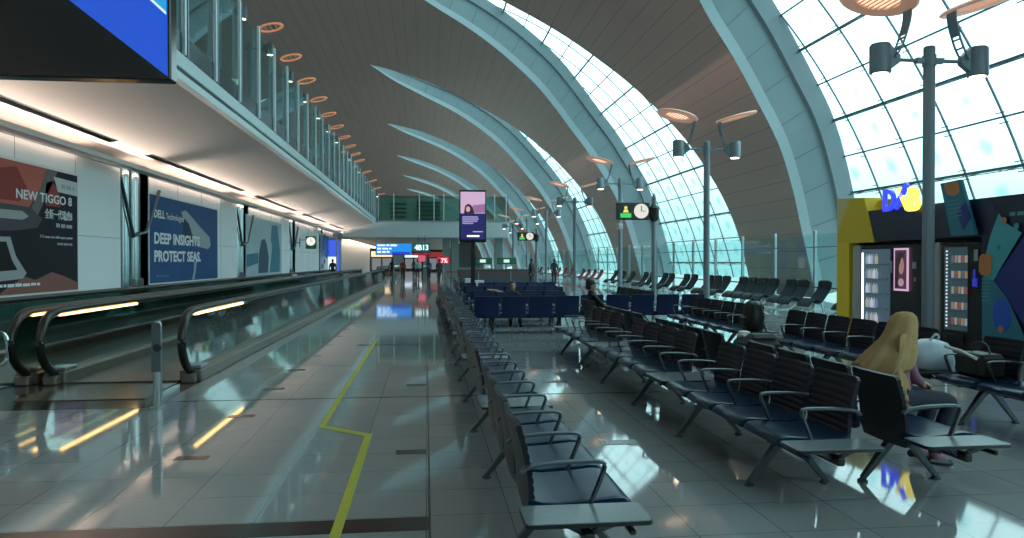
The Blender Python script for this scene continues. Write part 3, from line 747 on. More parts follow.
def bench(x, y, rz, n, tn_, tf_, label, kind='dark', group=None):
    """n linked seats from local y = 0 to n*.6; table depths before / after; local +x is the way the seats face"""
    r = thing('airport_bench', label, 'bench', (x, y, 0), rz, group)
    for i in range(n):
        yc = (i+.5)*PITCH
        link('seat', SEAT[kind], r, (0, yc, 0)); link('backrest', BACK[kind], r, (0, yc, 0))
    for i in range(n+1): link('armrest', arm_m, r, (0, i*PITCH, 0))
    a, b2 = -tn_, n*PITCH + tf_
    key = (round(a, 2), round(b2, 2))
    if key not in BEAMS: BEAMS[key] = beam_mesh(a+.02, b2-.02)
    link('beam', BEAMS[key], r)
    for yy in ((PITCH*.75, n*PITCH - PITCH*.75) if n > 2 else (n*PITCH/2,)): link('leg', leg_m, r, (0, yy, 0))
    if n > 4: link('leg', leg_m, r, (0, n*PITCH/2, 0))
    for d, yc in ((tn_, -tn_/2), (tf_, n*PITCH + tf_/2)):
        if d > .05:
            if d not in TABLES: TABLES[d] = table_mesh(d-.02)
            link('side_table', TABLES[d], r, (0, yc, 0))
    return r
ORD = ['nearest', 'second', 'third', 'fourth', 'fifth', 'sixth', 'seventh', 'eighth', 'ninth', 'tenth']
# row 1, left, facing right
for k in range(9):
    lab = 'dark blue linked seats, ' + (ORD[k] + ' bench' if k == 0 else ORD[k] + ' bench from the camera') + ' in the left row beside the aisle'
    bench(.42, 3.55+3*k, 0, 4, .28 if k == 0 else .58, 0, lab)
# row 2 facing left (rotated half a turn: local y runs toward the camera)
ys = [4.65, 7.65, 10.65]
for k, y in enumerate(ys):
    lab = ['dark slatted four seat bench with a grey end table, nearest bench of the middle row', 'dark slatted four seat bench in the middle of the middle row', 'dark slatted four seat bench at the far end of the middle row'][k]
    bench(2.88, y+2.4, pi, 4, .28 if k == 2 else 0, .28 if k == 0 else .58, lab)
# row 2b facing right, back to back with row 2
for k, y in enumerate(ys):
    lab = ['black backed bench with a pale grey end table where the scarfed woman sits', 'black backed bench behind the woman, back to back with the middle row', 'far bench of the seats standing back to back with the middle row'][k]
    bench(3.12, y, 0, 4, .28 if k == 0 else .58, 0, lab)
bench(3.2, 14.15, 0, 2, 0, 0, 'short two seat bench under the man in the black cap')
# row 3 facing left, front edge at X 5.2
bench(5.8, 7.22, pi, 4, 0, 0, 'dark bench at the right edge of the photo, near end of the right row')
bench(5.8, 11.45, pi, 6, 0, .55, 'long dark bench of six seats with the white bag on its table')
bench(5.8, 15.9, pi, 6, 0, .55, 'long dark bench of six seats beyond the luggage in the right row')
bench(5.8, 22.2, pi, 6, .28, .55, 'farthest long dark bench in the right row')
# blue backed rows across the hall, backs to the camera (local +x -> +Y : rotate 90)
def cross(x0, y, n, lab, kind='blue', face=1):
    # rz = +90: local x -> +Y, local y -> -X
    if face > 0: return bench(x0 + n*PITCH, y, pi/2, n, 0, 0, lab, kind)
    return bench(x0, y, -pi/2, n, 0, 0, lab, kind)
cross(1.03, 16.4, 4, 'royal blue backed bench across the hall just behind the left row of seats')
cross(3.5, 16.9, 5, 'royal blue backed bench across the hall behind the man in the black cap')
cross(1.12, 18.6, 4, 'blue backed bench, second of the cross rows, with the reclining man', face=-1)
cross(1.12, 19.4, 4, 'blue backed bench, third of the cross rows behind the left row')
cross(1.12, 22.2, 5, 'blue backed bench, fourth of the cross rows behind the left row', face=-1)
cross(1.12, 23.1, 5, 'blue backed bench, fifth of the cross rows behind the left row')
cross(1.2, 26.6, 5, 'blue backed bench, sixth of the cross rows near the digital totem', face=-1)
cross(1.2, 27.4, 6, 'blue backed bench, farthest of the cross rows near the digital totem')
for k in range(3):
    bench(1.2+.4*k, 31+4.2*k, 0, 6, 0, 0, 'far dark bench beyond the digital totem, ' + ('closest', 'middle', 'last')[k] + ' of three in line')

# ------------------------------------------------------------------ recliners along the glass balustrade
def recl_mesh(m):
    p = [Vector((a, b2)) for a, b2, _ in smoothpath([(.0, .96, 0), (.03, .78, 0), (.16, .62, 0), (.38, .40, 0), (.5, .34, 0), (.66, .42, 0), (.86, .36, 0), (1.02, .22, 0)], 4)]
    f, bk = [], []
    for i, q in enumerate(p):
        t = (p[min(i+1, len(p)-1)] - p[max(i-1, 0)]).normalized(); nr = Vector((-t.y, t.x)); f.append(Vector((q.x*.78, q.y))+nr*.03); bk.append(Vector((q.x*.78, q.y))-nr*.02)
    pr = f + bk[::-1]
    return MB().loft([[(q.x, y, q.y) for q in pr] for y in (-.3, -.28, .28, .3)]).mesh('lounger_body', m, 45)
RB = {'dark': recl_mesh(M['teal']), 'red': recl_mesh(M['red'])}
hd = MB().box((-.03, -.25, .76), (.055, .25, 1.0), bev=.03).mesh('headrest', M['black'], 40)
fr_ = MB().box((.35, -.32, .28), (.4, .32, .32)).tube([(.38, -.32, .32), (.30, -.32, .02)], .018, 6).tube([(.38, .32, .32), (.30, .32, .02)], .018, 6).tube([(.38, -.32, .3), (.8, -.32, .02)], .018, 6).tube([(.38, .32, .3), (.8, .32, .02)], .018, 6).box((.25, -.34, 0), (.85, -.3, .03)).box((.25, .3, 0), (.85, .34, .03)).mesh('frame', M['steel'], 40)
rc = [(19.9, 'd'), (21.9, 'd'), (23.2, 'd'), (24.0, 'd'), (25.3, 'd'), (26.15, 'd'), (27.0, 'd'), (27.85, 'd'), (29.5, 'd'), (30.4, 'd'), (31.3, 'd'), (33.2, 'd'), (34.2, 'd'), (36.4, 'd'), (37.4, 'd'), (39.6, 'd'), (40.8, 'd'), (43.5, 'd'), (45.5, 'd'), (47.5, 'd'), (51.5, 'r'), (53.5, 'r'), (55.5, 'r'), (57.5, 'r'), (62, 'r'), (65, 'r'), (68, 'r'), (71, 'r'), (75, 'd'), (79, 'd')]
nd = 0; nr_ = 0
for y, t in rc:
    if t == 'd':
        nd += 1
        lab = 'dark upholstered recliner by the glass balustrade, number %s from the near end' % ('one two three four five six seven eight nine ten eleven twelve thirteen fourteen fifteen sixteen seventeen eighteen nineteen twenty twenty-one twenty-two'.split()[nd-1])
    else:
        nr_ += 1; lab = 'red upholstered recliner by the glass balustrade, %s of the red ones' % (['nearest'] + ORD[1:])[nr_-1]
    r = thing('recliner', lab, 'recliner', (12.25, y, 0), pi + .12, 'recliners along the glass balustrade')
    link('body_cushion', RB['dark' if t == 'd' else 'red'], r); link('headrest', hd, r); link('frame', fr_, r)

# ------------------------------------------------------------------ right glass balustrade
g = thing('glass_balustrade', 'tall clear glass balustrade with steel posts in front of the big windows', 'balustrade', (13, 0, 0))
pm = MB().box((-.05, -.05, 0), (.05, .05, 2.62), bev=.012).box((-.08, -.08, 0), (.08, .08, .05)).mesh('post', M['steel'], 35)
yy = 6.5; gp = MB(); rl = MB()
while yy < 100:
    link('post', pm, g, (0, yy, 0)); gp.box((-.008, yy+.07, .06), (.008, yy+2.83, 2.5)); yy += 2.9
gp.obj('glass_panel', M['balustrade glass'], g, smooth=None)
MB().box((-.09, 6.5, .7), (-.05, yy-2.9, .75)).box((-.03, 6.5, 2.05), (.03, yy-2.9, 2.08)).obj('rail', M['post'], g, smooth=None)

# ------------------------------------------------------------------ lamp posts
def lamp_post(loc, label, group=None, rz=0, sides=(-1, 1), deck=False):
    r = thing('lamp_post', label, 'lamp', loc, rz, group)
    MB().lathe([(.15, 0), (.15, .02), (.085, .04), (.085, 4.86), (.07, 4.88)], 18).obj('pole', M['post'], r)
    MB().lathe([(.1, 4.58), (.1, 4.74)], 18).tube([(-.6 if -1 in sides else 0, 0, 4.66), (.6, 0, 4.66)], .028, 10).box((-.22, -.04, 4.62), (-.1, .04, 4.70)).box((.1, -.04, 4.62), (.22, .04, 4.70)).obj('cross_arm', M['post'], r)
    for s in sides:
        can = MB().lathe([(.14, 4.44), (.155, 4.46), (.155, 4.86), (.135, 4.89), (.12, 4.86)], 20, T=Matrix.Translation((s*.8, 0, 0)))
        can.add([(s*.66, -.05, 4.88), (s*.66, -.05, 4.5), (s*.5, -.05, 4.62), (s*.5, -.05, 4.72), (s*.66, .05, 4.88), (s*.66, .05, 4.5), (s*.5, .05, 4.62), (s*.5, .05, 4.72)], [(0, 1, 2, 3), (7, 6, 5, 4), (0, 4, 5, 1), (1, 5, 6, 2), (2, 6, 7, 3), (3, 7, 4, 0)])
        c_ = can.obj('spotlight', M['post'], r)
        MB().lathe([(.11, 4.425), (.11, 4.44)], 16, T=Matrix.Translation((s*.8, 0, 0))).obj('lens', M['lampwarm'], c_)
        br_ = MB(); pth = smoothpath([(s*.60, 0, 4.68), (s*.50, 0, 4.86), (s*.42, 0, 5.08), (s*.37, 0, 5.28), (s*.36, 0, 5.47)], 5)
        for e in (-.085, .085): br_.sweep([p + Vector((0, e, 0)) for p in pth], [(-.012, -.012), (.012, -.012), (.012, .012), (-.012, .012)], up=(0, 1, 0))
        for q in (2, 5, 8): br_.box((pth[q].x-.012, -.085, pth[q].z-.012), (pth[q].x+.012, .085, pth[q].z+.012))
        br_.sweep([p for p in pth[9:]], [(-.009, -.085), (.009, -.085), (.009, .085), (-.009, .085)], up=(0, 1, 0))
        br_.obj('bracket', M['post'], r)
        T = Matrix.Translation((s*.84, 0, 5.56)) @ Matrix.Rotation(-s*rad(14), 4, 'Y')
        ring = MB(); seg = 32
        R_ = []
        for rr, zz in (((.32, -.02), (.54, -.03), (.57, 0), (.54, .03), (.32, .02)) if not deck else ((.40, -.02), (.50, -.03), (.52, 0), (.50, .03), (.40, .02))):
            R_.append([(rr*cos(2*pi*a/seg), rr*sin(2*pi*a/seg), zz) for a in range(seg)])
        ring.loft(R_ + [R_[0]], T, cap=False)
        ro = ring.obj('reflector', mat('copper reflector deck', (.6, .3, .18), .4, emit=(1, .36, .15), es=.45) if deck else M['copper'], r)  # ring glow replaces light cast up from its can
        gr = MB()
        for q in (range(-4, 5) if not deck else range(-1, 2)):
            x = q*.07 if not deck else q*.2; hw = sqrt(max(.32**2 - x*x, .001))
            gr.box((x-.012, -hw, -.012), (x+.012, hw, .018), T)
        gr.mi = 1
        if not deck: gr.lathe([(.325, .02), (.325, .024)], seg, T)
        gr.obj('grille', [M['copper'], M['dark'] if deck else M['grille']], ro, smooth=None)
    return r
LX = 7.65
lp0 = lamp_post((LX, 10.7, 0), 'tall grey lamp post with two copper rings, in front of the snack kiosk')
labs = ['grey twin lamp post with copper rings, second along the right hand line', 'grey twin lamp post carrying the exit and clock sign on its pole', 'twin lamp post standing fourth in the right hand line', 'twin lamp post standing fifth in the right hand line', 'twin lamp post standing sixth in the right hand line', 'twin lamp post standing seventh in the right hand line', 'farthest twin lamp post of the right hand line']
for k, l in enumerate(labs): dup(lp0, (LX, 19.85 + 9.2*k, 0), l)
ml0 = None
for k in range(16):
    lab = 'ring topped lamp post on the mezzanine deck, %s along the glass edge' % ('first second third fourth fifth sixth seventh eighth ninth tenth eleventh twelfth thirteenth fourteenth fifteenth last'.split()[k])
    loc = (-7.15, 22.6 + 4.6*k if k < 11 else 73 + (k-11)*9, 5.62)
    if ml0 is None: ml0 = lamp_post(loc, lab, 'lamp posts on the mezzanine deck', sides=(1,), deck=True)
    else: dup(ml0, loc, lab)

# ------------------------------------------------------------------ clock signs on poles
def clock_sign(X, Y, pole_dx, label):
    r = thing('clock_sign', label, 'sign', (X, Y, 0))
    MB().box((0, -.07, 2.72), (.92, .07, 3.2), bev=.02).obj('casing', mat('sign dark', (.05, .06, .06), .35), r)
    MB().box((.1, -.085, 2.78), (.4, -.07, 2.9)).obj('exit_panel', em('exit green', (.05, .75, .15), .9), r)
    MB().lathe([(.045, 0), (.045, .01)], 10, T=Matrix.Translation((.25, -.075, 3.05)) @ Matrix.Rotation(pi/2, 4, 'X')).add([(.17, -.086, 2.92), (.33, -.086, 2.92), (.30, -.086, 3.0), (.2, -.086, 3.0)], [(0, 1, 2, 3)]).obj('exit_figure', em('exit lamp', (.9, .8, .15), 1.), r)
    d_ = MB().lathe([(.2, 0), (.2, .02)], 28, T=Matrix.Translation((.68, -.072, 2.96)) @ Matrix.Rotation(pi/2, 4, 'X')).obj('dial', em('clock dial', (1, .97, .88), .8), r)
    MB().box((.67, -.105, 2.96), (.69, -.096, 3.1)).box((.68, -.105, 2.95), (.79, -.096, 2.965)).obj('hand', M['black'], d_)
    MB().lathe([(.065, 0), (.065, 3.32), (.02, 3.45)], 14, T=Matrix.Translation((pole_dx, 0, 0))).obj('pole', M['post'], r)
    MB().lathe([(.07, 2.68), (.14, 2.76), (.14, 3.05), (.07, 3.14)], 14, T=Matrix.Translation((pole_dx, 0, 0))).box((.9, -.04, 2.9), (pole_dx, .04, 2.96)).obj('collar', M['black'], r)
    MB().box((.02, -.1, 2.45), (.17, .06, 2.62), bev=.03).box((.08, -.03, 2.6), (.12, .03, 2.74)).obj('camera_box', M['white'], r)
    return r
clock_sign(5.15, 20., 1.06, 'dark sign with green exit pictogram and white clock on a pole')
clock_sign(5.0, 41., 1.06, 'smaller distant exit and clock sign near the totem screen')

# ------------------------------------------------------------------ digital totem
Tt = thing('digital_totem', 'tall portrait screen on a black pole showing a woman', 'screen', (1.55, 25, 0))
MB().box((-.45, -.06, 2.22), (.45, .08, 3.96), bev=.02).obj('casing', M['blackgloss'], Tt)
MB().box((-.07, -.02, 0), (.07, .06, 2.25)).box((-.3, -.2, 0), (.3, .25, .03)).obj('pole', M['black'], Tt)
def quad(pts, Y, m, name, par, d=.004): return MB().prism(pts, d, T=F_front(0, Y, 0)).obj(name, m, par, smooth=None)
def ell(cx_, cz_, a, b2, n=20): return [(cx_+a*cos(2*pi*i/n), cz_+b2*sin(2*pi*i/n)) for i in range(n)]
quad([(-.41, 2.32), (.41, 2.32), (.41, 3.9), (-.41, 3.9)], -.06, em('screen navy', (.015, .015, .12), 1), 'screen', Tt)
quad([(-.41, 3.18), (.41, 3.18), (.41, 3.9), (-.41, 3.9)], -.065, em('screen pink', (.62, .42, .62), 1), 'picture_sky', Tt)
quad([(0, 3.45), (.41, 3.5), (.41, 3.2), (-.1, 3.2)], -.07, em('screen mauve', (.3, .16, .32), 1), 'picture_ground', Tt)
quad([(-.3, 3.18), (.05, 3.18), (.0, 3.35), (-.07, 3.47), (-.17, 3.5), (-.26, 3.42)], -.075, em('screen hair', (.03, .01, .03), 1), 'picture_hair', Tt)
quad(ell(-.16, 3.32, .07, .095), -.08, em('screen face', (.65, .4, .35), 1), 'picture_face', Tt)
for i, w_ in enumerate((.52, .54, .5, .36)):
    mbx = MB().box((-.35, -.078, 3.04-.07*i), (-.35+w_, -.07, 3.085-.07*i)); mbx.obj('text_line', em('screen text', (.45, .4, .75), .8), Tt, smooth=None)
quad([(-.2, 2.4), (.22, 2.4), (.22, 2.46), (-.2, 2.46)], -.07, em('screen logo', (1, .85, .7), 1.3), 'logo_bar', Tt)
quad([(0.0, 2.56), (.33, 2.56), (.33, 2.59), (0.0, 2.59)], -.07, em('screen text2', (.6, .5, .8), .9), 'text_bar', Tt)

# ------------------------------------------------------------------ overhead blue screen at the upper left
ov = thing('hanging_screen', 'big hanging screen at the upper left, black with a blue diagonal', 'screen', (0, 5.0, 0))
MB().box((-6.2, .0, 2.75), (-1.61, .12, 4.7), bev=.01).obj('casing', M['blackgloss'], ov)
quad([(-3.98, 4.62), (-1.63, 2.772), (-1.63, 4.62)], -.0, em('screen blue', (.012, .085, .62), 1.), 'blue_picture', ov)
quad([(-3.2, 4.6), (-1.635, 3.16), (-1.635, 4.6)], -.005, em('screen cyan', (.02, .36, .72), 1.), 'cyan_picture', ov)
quad([(-3.2, 4.6), (-1.635, 3.16), (-1.635, 3.18), (-3.18, 4.6)], -.01, em('screen white', (.7, .9, 1), 1.), 'white_line', ov)
MB().box((-5.2, .03, 4.7), (-5.1, .09, 8)).box((-2.6, .03, 4.7), (-2.5, .09, 8)).obj('hanger_rod', M['post'], ov)

# ------------------------------------------------------------------ far signs
def lit_sign(name, X0, X1, Y, z0, z1, m, label, hang=None, pole=None):
    r = thing(name, label, 'sign', (0, Y, 0))
    MB().box((X0, 0, z0), (X1, .15, z1), bev=.02).obj('casing', M['black'], r)
    MB().box((X0+.04, -.02, z0+.04), (X1-.04, 0, z1-.04)).obj('face', m, r, smooth=None)
    if hang: MB().box(((X0+X1)/2-.3, .05, z1), ((X0+X1)/2-.25, .1, hang)).box(((X0+X1)/2+.25, .05, z1), ((X0+X1)/2+.3, .1, hang)).obj('hanger_rod', M['post'], r)
    if pole: MB().lathe([(.07, 0), (.07, z0+.05)], 10, T=Matrix.Translation((pole, .08, 0))).obj('pole', M['post'], r)
    return r
s1 = lit_sign('direction_sign', -4.15, -1.15, 63, 2.1, 3.1, em('sign blue', (.02, .28, .85), 1.), 'wide blue lit direction sign on a pole before the bridge', pole=-2.65)
for i in range(3): fine_print('sign_lettering', em('sign white', (.8, .95, 1), 1.4), s1, F_front(-4.0, -.025, 2.82-.27*i), (1.7, 1.15, 1.0)[i], .16, seed=i+2)
MB().box((-2.8, -.03, 2.14), (-1.3, -.022, 2.36)).obj('sign_band', em('sign deep', (.02, .05, .6), 1.), s1)
s2 = lit_sign('gate_number_sign', -1.1, .35, 63, 2.35, 3.1, em('sign teal', (.0, .12, .12), 1.), 'dark teal lit gate number sign right of the blue direction sign', hang=3.75)
text('sign_lettering', '4B13', em('sign white', (.8, .95, 1), 1.4), s2, F_front(-.95, -.025, 2.5), 1.15, .46, bold=.03)
s3 = lit_sign('red_strip_sign', -1.15, .4, 62.7, 2.08, 2.3, em('sign dark red', (.35, .01, .03), 1.), 'thin dark red lit strip below the gate number sign', hang=2.36)
s4 = lit_sign('red_screen', .85, 1.85, 60, 1.35, 1.98, em('sign red', (.9, .03, .08), .8), 'bright red lit screen on a stand left of the totem', pole=1.35)
text('sign_lettering', '7%', em('sign pinkwhite', (1, .7, .75), 1.5), s4, F_front(1.2, -.025, 1.45), .5, .36, bold=.02)
s5 = lit_sign('pink_screen', -.75, .0, 72, 1.5, 2.3, em('sign pink', (.95, .15, .25), .7), 'distant pinkish red lit sign beneath the bridge', hang=3.75)
s6 = lit_sign('green_gate_screen', 3.75, 5.1, 58, 1.35, 1.85, em('sign green', (.0, .3, .2), 1.), 'green lit gate screen behind the totem, the left one', pole=4.4)
s7 = lit_sign('green_gate_screen', 5.5, 7.0, 58, 1.35, 1.85, em('sign green', (.0, .3, .2), 1.), 'green lit gate screen behind the totem, the right one', pole=6.2)
for s_, x in ((s6, 4.15), (s7, 6.0)): fine_print('sign_lettering', em('sign pale', (.7, .9, .8), 1.), s_, F_front(x, -.025, 1.45), .5, .28)
dk = thing('gate_desk', 'long grey gate desk with dark front beyond the cross rows of seats', 'desk', (4.8, 52, 0))
MB().box((-2.6, 0, 0), (2.8, .8, 1.0), bev=.03).obj('counter', mat('desk dark', (.07, .08, .085), .4), dk)
MB().box((-2.7, -.05, 1.0), (2.9, .9, 1.06), bev=.02).obj('worktop', M['table'], dk)
ln_ = thing('queue_rail', 'thin red belt barrier line in front of the gate desk', 'barrier', (0, 46, 0))
for x in (1.2, 3.2, 5.2, 7.2): MB().lathe([(.16, 0), (.16, .03), (.03, .05), (.03, 1.0)], 10, T=Matrix.Translation((x, 0, 0))).obj('post', M['post'], ln_)
MB().box((1.2, -.02, .9), (7.2, .02, .96)).obj('belt', mat('belt red', (.35, .02, .03), .5), ln_)
for i, (x, y, m_, l) in enumerate(((-6.3, 95, em('shop warm', (1, .72, .42), 1.3), 'warm lit shop front on the left in the far corridor'), (-2.2, 118, em('shop white', (.7, .85, 1), 1.2), 'white lit shop front at the end of the far corridor'), (1.9, 104, em('shop red', (.5, .06, .06), .5), 'red lit shop front right of the far corridor'))):
    r = thing('shop_front', l, 'shop', (x, y+14, 0)); MB().box((-1.7, 0, 0), (1.7, .6, 3.4), bev=.04).obj('frame', M['dark'], r)
    MB().box((-1.5, -.03, 2.2), (1.5, 0, 3.0)).obj('lit_band', m_, r, smooth=None); MB().box((-1.4, -.02, .3), (-.1, 0, 2.0)).box((.1, -.02, .3), (1.4, 0, 2.0)).obj('shop_window', em('shop glass', (.22, .25, .27), .8), r, smooth=None)

# ------------------------------------------------------------------ kiosk
KX = 9.5
kk = thing('snack_kiosk', 'navy and yellow vending kiosk with glowing blue and yellow letters', 'kiosk', (KX, 0, 0))
navy = mat('kiosk navy', (.006, .010, .035), .35); yel = mat('kiosk mustard', (.92, .60, .02), .45); tan_ = mat('kiosk ochre', (.78, .55, .24), .45)
teal_ = mat('kiosk teal', (.03, .20, .28), .4); orange_ = mat('kiosk orange', (.62, .22, .07), .45); nb = mat('kiosk blue', (.014, .024, .20), .4)
KY0, KY1 = 6.0, 16.45
MB().box((.5, KY0, 0), (3.2, KY1, 2.68)).box((0, KY0, 2.02), (.5, KY1, 2.68)).box((0, KY0, 0), (.5, 11.9, 2.02)).box((.2, 15.9, 0), (.5, KY1, 2.0)).obj('body', navy, kk, smooth=None)
MB().prism([(-KY1, 2.0), (-14.99, 2.0), (-15.37, 2.98), (-KY1, 3.04)], .47, T=F_right(.45, 0, 0)).box((-.02, 15.95, 0), (.2, KY1, 2.0)).obj('yellow_tower', yel, kk, smooth=None)
FK = lambda x=0.: F_right(x, 0, 0)
def kp(name, pts, m, x=-.024): return MB().prism([(-y, z) for y, z in pts], .004, T=FK(x)).obj(name, m, kk, smooth=None)
kp('ochre_triangle', [(16.44, 3.03), (15.9, 3.01), (16.44, 2.15)], tan_)
kp('mustard_wedge', [(15.9, 3.01), (16.44, 2.15), (16.44, 2.0), (15.0, 2.02), (15.37, 2.97)], mat('kiosk mustard dark', (.80, .50, .01), .45), -.0225)
MB().box((.3, 14.45, 2.66), (.5, 15.4, 2.92)).obj('yellow_fin', yel, kk, smooth=None)
# patterned strip rising above the roof, between the letters and the arrow
st = MB().prism([(-12.8, 3.02), (-12.28, 3.04), (-11.9, 2.05), (-12.5, 2.05)], .06, T=FK(-.06)).obj('patterned_strip', teal_, kk, smooth=None)
kp('orange_block', [(12.7, 3.0), (12.32, 3.02), (12.28, 2.82), (12.42, 2.76), (12.6, 2.8)], orange_, -.124)
kp('navy_block', [(12.35, 2.45), (12.14, 2.65), (12.0, 2.35), (12.2, 2.15)], nb, -.124)
for i in range(5): kp('strip_line', [(12.62-.02*i, 2.68-.07*i), (12.3-.02*i, 2.7-.07*i), (12.3-.02*i, 2.68-.07*i), (12.62-.02*i, 2.66-.07*i)], mat('kiosk pale teal', (.08, .32, .36), .4), -.125)
# arrow artwork on the near end
kp('teal_arrow', [(11.49, 2.40), (11.36, 2.24), (11.0, 2.05), (11.49, 1.42), (11.55, 1.32), (11.82, 1.10), (11.82, 1.58), (11.67, 2.04)], mat('kiosk teal light', (.08, .40, .44), .4))
kp('blue_arrow', [(11.57, 1.30), (10.99, 1.94), (9.6, 1.94), (9.6, .62), (10.97, .62)], nb, -.028)
kp('orange_block', [(11.92, 1.66), (11.86, 1.72), (11.68, 1.72), (11.63, 1.66), (11.63, 1.42), (11.68, 1.36), (11.86, 1.36), (11.92, 1.42)], orange_, -.033)
kp('teal_lower', [(11.85, 1.33), (11.59, 1.28), (11.27, .96), (10.9, .35), (11.84, .1)], teal_, -.026)
for i in range(7): kp('strip_line', [(11.86, 1.3-.06*i), (11.66, 1.3-.06*i), (11.66, 1.28-.06*i), (11.86, 1.28-.06*i)], mat('kiosk pale teal', (.08, .32, .36), .4), -.03)
kp('blue_disc', [(11.4+.2*cos(a*pi/8), .7+.28*sin(a*pi/8)) for a in range(16)], mat('kiosk bright blue', (.02, .10, .6), .4), -.032)
for (y, z, r_, m_) in ((11.36, 2.27, .055, orange_), (11.1, 2.16, .055, mat('kiosk pale teal', (.08, .32, .36), .4)), (11.5, 1.83, .04, mat('kiosk pale teal', (.08, .32, .36), .4)), (11.42, .47, .06, orange_), (11.62, 2.5, .04, nb)):
    kp('dot', [(y+r_*cos(a*pi/8), z+r_*sin(a*pi/8)) for a in range(16)], m_, -.035)
fine_print('slogan_lettering', mat('kiosk pale teal', (.08, .32, .36), .4), kk, FK(-.026) @ Matrix.Translation((-11.25, 2.33, 0)), .8, .07)
# letters
cb = em('letter blue', (.03, .05, 1.), 1.5); cy_ = em('letter yellow', (1, .85, .12), 1.6)
text('letter_d', 'D', cb, kk, FK(-.08) @ Matrix.Translation((-14.52, 2.62, 0)), .38, .44, .06, bold=.03)
mx_ = MB().sweep([(-14.12, 2.66, .03), (-13.76, 3.12, .03)], [(-.05, -.03), (.05, -.03), (.05, .03), (-.05, .03)], T=FK(-.08)); mx_.obj('letter_x_stroke', cb, kk, smooth=None)
mx_ = MB().sweep([(-14.02, 3.04, .03), (-13.74, 2.62, .03)], [(-.05, -.03), (.05, -.03), (.05, .03), (-.05, .03)], T=FK(-.08)); mx_.obj('letter_x_stroke', cy_, kk, smooth=None)
text('letter_b', 'B', cy_, kk, FK(-.08) @ Matrix.Translation((-13.72, 2.57, 0)), .34, .46, .06, bold=.03)

def vending(Y1, w, label, kind):
    """machine facing -X, from Y1 (far edge, left in the photo) toward the camera"""
    r = thing('vending_machine', label, 'vending machine', (KX, Y1, 0))
    FM = F_right(0, 0, 0)
    MB().box((.02, -w+.01, 0.02), (.48, -.01, 1.95), bev=.02).obj('cabinet', M['black'], r)
    if kind == 'fridge':
        MB().box((.0, -w*.52, .12), (.02, -.06, 1.85)).obj('window_recess', em('fridge glow', (.05, .09, .12), .8, (.05, .07, .08)), r, smooth=None)
        MB().prism(rrect(.05, 1.6, .01, 2, .09, .18), .012, T=F_right(0, 0, 0)).obj('light_tube', em('tube white', (.85, .95, 1), 2.6), r, smooth=None)
        for i in range(5):
            s_ = MB(); z = .3 + i*.31
            s_.box((-.03, -w*.5, z-.02), (.0, -.28, z)).obj('shelf', M['steel'], r, smooth=None)
            for j in range(5):
                cc = [(.5, .55, .6), (.2, .28, .45), (.6, .5, .35), (.35, .45, .55), (.7, .75, .8)][(i*2+j) % 5]
                MB().lathe([(.028, 0), (.03, .02), (.03, .14), (.012, .18), (.012, .21)], 8, T=Matrix.Translation((-.035, -.33-.085*j, z))).obj('bottle', em('goods %d' % ((i*2+j) % 5), cc, .45, cc), r)
        MB().box((.0, -.58*w-.5, 1.0), (-.02, -.58*w-.05, 1.86)).obj('poster_light', em('poster glow', (.62, .38, .55), 1.1), r, smooth=None)
        q = -.58*w
        def pp(n_, pts, m_, x): MB().prism(pts, .003, T=F_right(x, 0, 0)).obj(n_, m_, r, smooth=None)
        pp('poster_dark', rrect(.37, .78, .01, 2, -q+.09, 1.04), em('poster brown', (.06, .025, .045), 1), -.022)
        pp('poster_face', ell(-q+.3, 1.5, .085, .17), em('poster skin', (.42, .2, .18), .8), -.026)
        pp('poster_hair', [(-q+.1, 1.06), (-q+.19, 1.06), (-q+.2, 1.3), (-q+.235, 1.5), (-q+.31, 1.66), (-q+.4, 1.7), (-q+.36, 1.77), (-q+.22, 1.78), (-q+.12, 1.6)], em('poster hair', (.02, .01, .015), 1), -.03)
        pp('poster_flower', ell(-q+.3, 1.17, .09, .08), em('poster pink', (.5, .3, .4), .8), -.03)
        MB().box((-.01, -w+.12, 1.45), (.0, -w+.24, 1.58)).box((-.01, -w+.14, 1.2), (.0, -w+.2, 1.28)).box((-.01, -.53*w-.08, 1.35), (0, -.53*w, 1.6)).obj('keypad', M['steel'], r, smooth=None)
    else:
        MB().box((.0, -w*.66, .35), (.02, -.12, 1.85)).obj('window_recess', em('snack glow', (.02, .05, .06), .8, (.05, .07, .08)), r, smooth=None)
        for i in range(5):
            z = .45 + i*.28
            MB().box((-.03, -w*.64, z-.015), (.0, -.3, z)).obj('shelf', M['steel'], r, smooth=None)
            for j in range(5):
                cc = [(.5, .12, .1), (.55, .5, .4), (.2, .2, .22), (.6, .35, .2), (.5, .55, .6)][(i*3+j) % 5]
                MB().box((-.03, -.33-.085*j-.065, z), (-.012, -.33-.085*j, z+.13), bev=.01).obj('snack', em('snack %d' % ((i*3+j) % 5), cc, .3, cc), r)
        mbd = MB()
        for j in range(22): mbd.box((-.012, -.2, .4+j*.065), (0, -.17, .425+j*.065))
        mbd.obj('indicator_light', em('dots', (.8, .85, .9), 1.2), r, smooth=None)
        MB().box((-.02, -.83*w-.08, 1.15), (.0, -.83*w+.02, 1.3)).box((-.02, -.83*w-.03, 1.3), (0, -.83*w, 1.45)).obj('sticker', em('blue sticker', (.03, .04, .5), .7), r, smooth=None)
        MB().box((-.01, -.85*w-.08, 1.6), (.0, -.85*w+.02, 1.8)).obj('keypad', M['steel'], r, smooth=None)
    MB().box((-.01, -w+.03, 1.9), (0, -.03, 1.93), bev=.002).obj('top_trim', M['blackgloss'], r, smooth=None)
    MB().box((-.015, -w*.6, .08), (0, -.2, .28), bev=.004).obj('flap', M['blackgloss'], r, smooth=None)
    return r
vending(15.55, 2.05, 'wide black vending fridge with bright tube and lit portrait poster', 'fridge')
